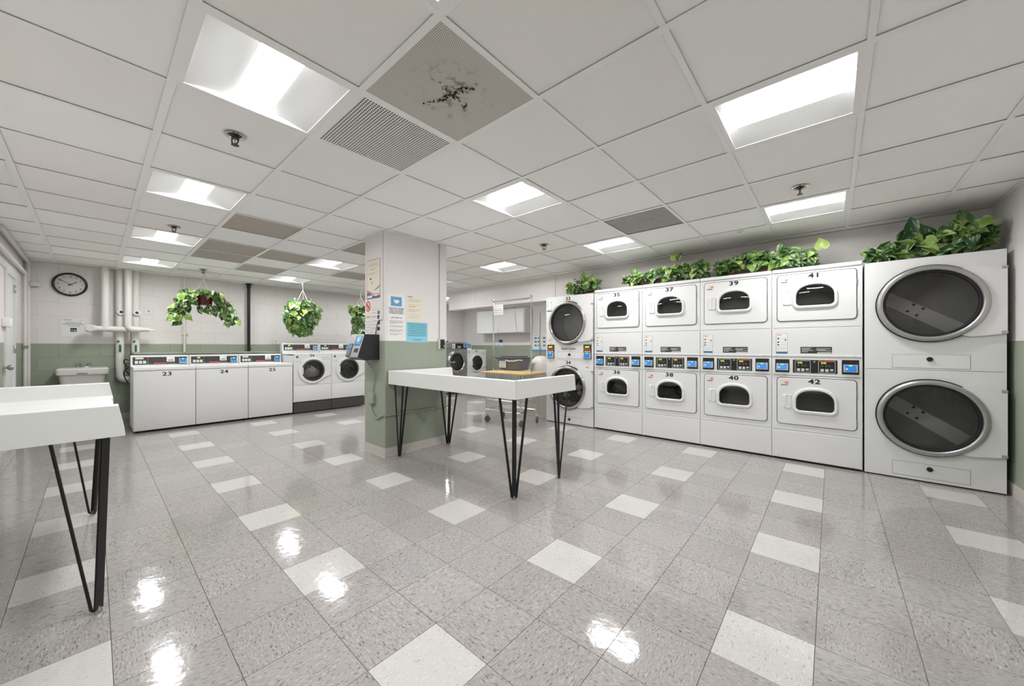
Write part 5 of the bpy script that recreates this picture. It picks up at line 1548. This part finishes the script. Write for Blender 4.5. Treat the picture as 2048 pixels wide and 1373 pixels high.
def box_plant(label, x0, x1, zb, zt, n, seed, size, tall=(), peak=None):
    rnd = random.Random(seed); y = 4.93
    t = thing('potted_pothos', label, 'plant', ((x0+x1)/2, y, zb), 0, 'pothos plants on top of the dryers')
    tr = MB(); q0, q1 = x0+(x1-x0)*.12, x1-(x1-x0)*.12
    taper(tr, q0, q1, y-.02, y+.16, zb, zb+.07, .015); tr.build('planter', M['pot_red'], t, world=True)
    MB().box(q0+.02, q1-.02, y, y+.14, zb+.07, zb+.074).build('soil', M['soil'], t, smooth=None, world=True)
    stems = []
    for k in range(n):
        u = rnd.random(); px = x0+(x1-x0)*u
        env = peak(u) if peak else (.65+.35*math.sin(PI*min(1, max(0, u))))
        h = (zt-zb)*env*(rnd.random()**.75)
        p = (px, y+rnd.uniform(-.13, .12), zb+.035+h*.92)
        tip = (rnd.uniform(-1,1), rnd.uniform(-.9,.2), rnd.uniform(-.9,.5))
        nr = (rnd.uniform(-.6,.6), rnd.uniform(-1.2,-.3), rnd.uniform(.1,1.1))
        s_ = size*rnd.uniform(.65, 1.15); tv = Vector(tip).normalized()*s_
        lo = zb+.012+.30*s_
        if p[2]+tv.z < zb+.012: p = (p[0], p[1], zb+.012-tv.z)
        p = (min(max(p[0], x0-min(0, tv.x)+.5*s_*.3), x1-max(0, tv.x)-.5*s_*.3), p[1], max(p[2], lo-.15*s_))
        put_leaf(t, p, tip, nr, s_, rnd, zb+.004)
        if k % 3 == 0: stems.append(p)
    for (px, pz, s) in tall:
        put_leaf(t, (px, y-.02, pz), (rnd.uniform(-.3,.3), -.1, 1), (rnd.uniform(-.3,.3), -1, .2), s, rnd); stems.append((px, y-.02, pz))
    for p in stems:
        b0 = (min(q1-.03, max(q0+.03, p[0]+rnd.uniform(-.12,.12))), y+.07, zb+.075)
        mid = ((p[0]+b0[0])/2+rnd.uniform(-.03,.03), (p[1]+b0[1])/2, max(p[2], b0[2])+.02)
        m = MB().tube([b0, mid, p], .0035, 5); m.build('stem', M['stem'], t, world=True)
    return t
box_plant('small dark-leaved pothos on top of dryer 33', -3.10, -2.58, 1.960, 2.20, 120, 1, .085, [(-2.83, 2.21, .13), (-2.72, 2.17, .10)])
box_plant('long pothos planter on top of dryers 35 and 37 with one tall curling stem', -2.20, -1.12, 1.993, 2.20, 250, 2, .080, [(-1.52, 2.30, .11), (-1.46, 2.29, .10), (-2.05, 2.19, .10)], lambda u: .55+.45*min(1, u*1.6))
box_plant('bushy pothos planter on top of dryers 39 and 41', -1.06, -.10, 1.993, 2.215, 240, 4, .088, [(-.42, 2.235, .09), (-.07, 2.19, .12)], lambda u: .7+.3*math.sin(PI*min(1, u*1.2)))
box_plant('large-leaved pothos planter on top of the big corner dryer', .235, 1.03, 1.960, 2.20, 190, 5, .112, [(.50, 2.16, .13), (.57, 2.22, .15), (.86, 2.25, .12)], lambda u: .35+.65*min(1, u*1.35))

def hanging(label, c, zpot, drape, n, seed, size, cord, pot=True):
    """hanging basket: pot, cords, trailing leaves from a drape(rnd) -> (dx, dy, z)"""
    rnd = random.Random(seed)
    t = thing('hanging_pothos', label, 'hanging plant', (c[0], c[1], zpot), 0, 'hanging pothos baskets')
    MB().lathe([(.0,0),(.095,0),(.108,.01),(.112,.02),(.115,.09),(.130,.15),(.134,.165),(.127,.168),(.120,.15),(.11,.145),(0,.145)], 28, 'z', (c[0], c[1], zpot)).build('pot', M['pot_red'] if pot else M['charcoal'], t, world=True)
    MB().lathe([(.119,.15),(.0,.155)], 20, 'z', (c[0], c[1], zpot)).build('soil', M['soil'], t, world=True)
    top = (c[0], c[1], ZC-.13)
    for k in range(3):
        a = 2*PI*k/3+.6
        MB().tube([(c[0]+.130*math.cos(a), c[1]+.130*math.sin(a), zpot+.162), top], .0035, 5).build('cord', cord, t, world=True)
    MB().tube([top, (c[0], c[1], ZC-.02), (c[0]+.01, c[1], ZC)], .004, 6).build('hook', cord, t, world=True)
    MB().lathe([(.018,.0),(.022,-.02),(.010,-.03),(.0,-.03)], 14, 'z', (c[0], c[1], ZC)).build('ceiling_clip', cord, t, world=True)
    st = []
    for k in range(n):
        dx, dy, z = drape(rnd)
        p = (c[0]+dx, c[1]+dy, z)
        out = Vector((dx, dy, 0)); out = out.normalized() if out.length > 1e-3 else Vector((1,0,0))
        tip = out*rnd.uniform(-.1,.6)+Vector((rnd.uniform(-.4,.4), rnd.uniform(-.6,.6), rnd.uniform(-1.1,.05)))
        nr = out*rnd.uniform(.1,.8)+Vector((rnd.uniform(.3,1.0), rnd.uniform(-.6,.3), rnd.uniform(.0,.9)))
        put_leaf(t, p, tip, nr, size*rnd.uniform(.65, 1.2), rnd)
        if k % 4 == 0: st.append(p)
    for p in st:
        q = Vector((p[0]-c[0], p[1]-c[1], 0)); l = max(.05, q.length); e = q/l*.14
        MB().tube([(c[0]+e.x*.6, c[1]+e.y*.6, zpot+.15), (c[0]+e.x*1.15, c[1]+e.y*1.15, zpot+.18), (c[0]+q.x*.9, c[1]+q.y*.9, max(p[2]+.02, min(zpot+.12, p[2]+.15))), p], .003, 5).build('stem', M['stem'], t, world=True)
    return t
def drape1(r):
    q = r.random()
    if q < .20: a = r.uniform(0, 2*PI); d = r.uniform(.05,.2); return (d*math.cos(a), d*math.sin(a), r.uniform(2.02, 2.08))
    if q < .58:   # left cascade
        s = r.random(); return (r.uniform(-.12,.16), -.12-.21*s**.6+r.uniform(-.09,.08), 2.07-.45*s**1.2+r.uniform(-.05,.04))
    if q < .92:   # right cascade
        s = r.random(); return (r.uniform(-.12,.16),   .13+.24*s**.7+r.uniform(-.08,.06), 2.06-.45*s**1.3+r.uniform(-.05,.04))
    s = r.random(); return (r.uniform(0,.14), -.1+.28*s, 1.80+r.uniform(-.05,.04))
h1 = hanging('hanging pothos with two drooping sides around a dark red pot', (-7.75, 1.185), 1.855, drape1, 250, 11, .10, M['ink_pale'])
r9 = random.Random(9)
put_leaf(h1, (-7.70, 1.185, 2.12), (0,.0,-1), (1,0,.1), .09, r9)
def drape2(r):
    a = r.uniform(0, 2*PI) if r.random() < .5 else r.uniform(-1.4, 1.4); s = r.random()
    z = 2.08-.64*s
    rad = (.10+.16*min(1, s*5)) if s < .55 else .26-.17*(s-.55)/.45
    return (rad*math.cos(a)*.9, rad*math.sin(a)*1.05-.04*s, z+r.uniform(-.03,.03))
hanging('compact pale-leaved hanging pothos on white cords above washer 26', (-7.75, 2.68), 1.84, drape2, 285, 12, .108, M['cord_white'], False)
def drape3(r):
    a = r.uniform(0, 2*PI); s = r.random()
    return ((.1+.08*r.random())*math.cos(a)*1.2, .22*math.sin(a)*(1 if s < .3 else .75)+.03, 2.06-.62*s)
hanging('hanging pothos half hidden behind the column above the payment terminal', (-7.75, 3.84), 1.85, drape3, 190, 13, .105, M['cord_white'], False)
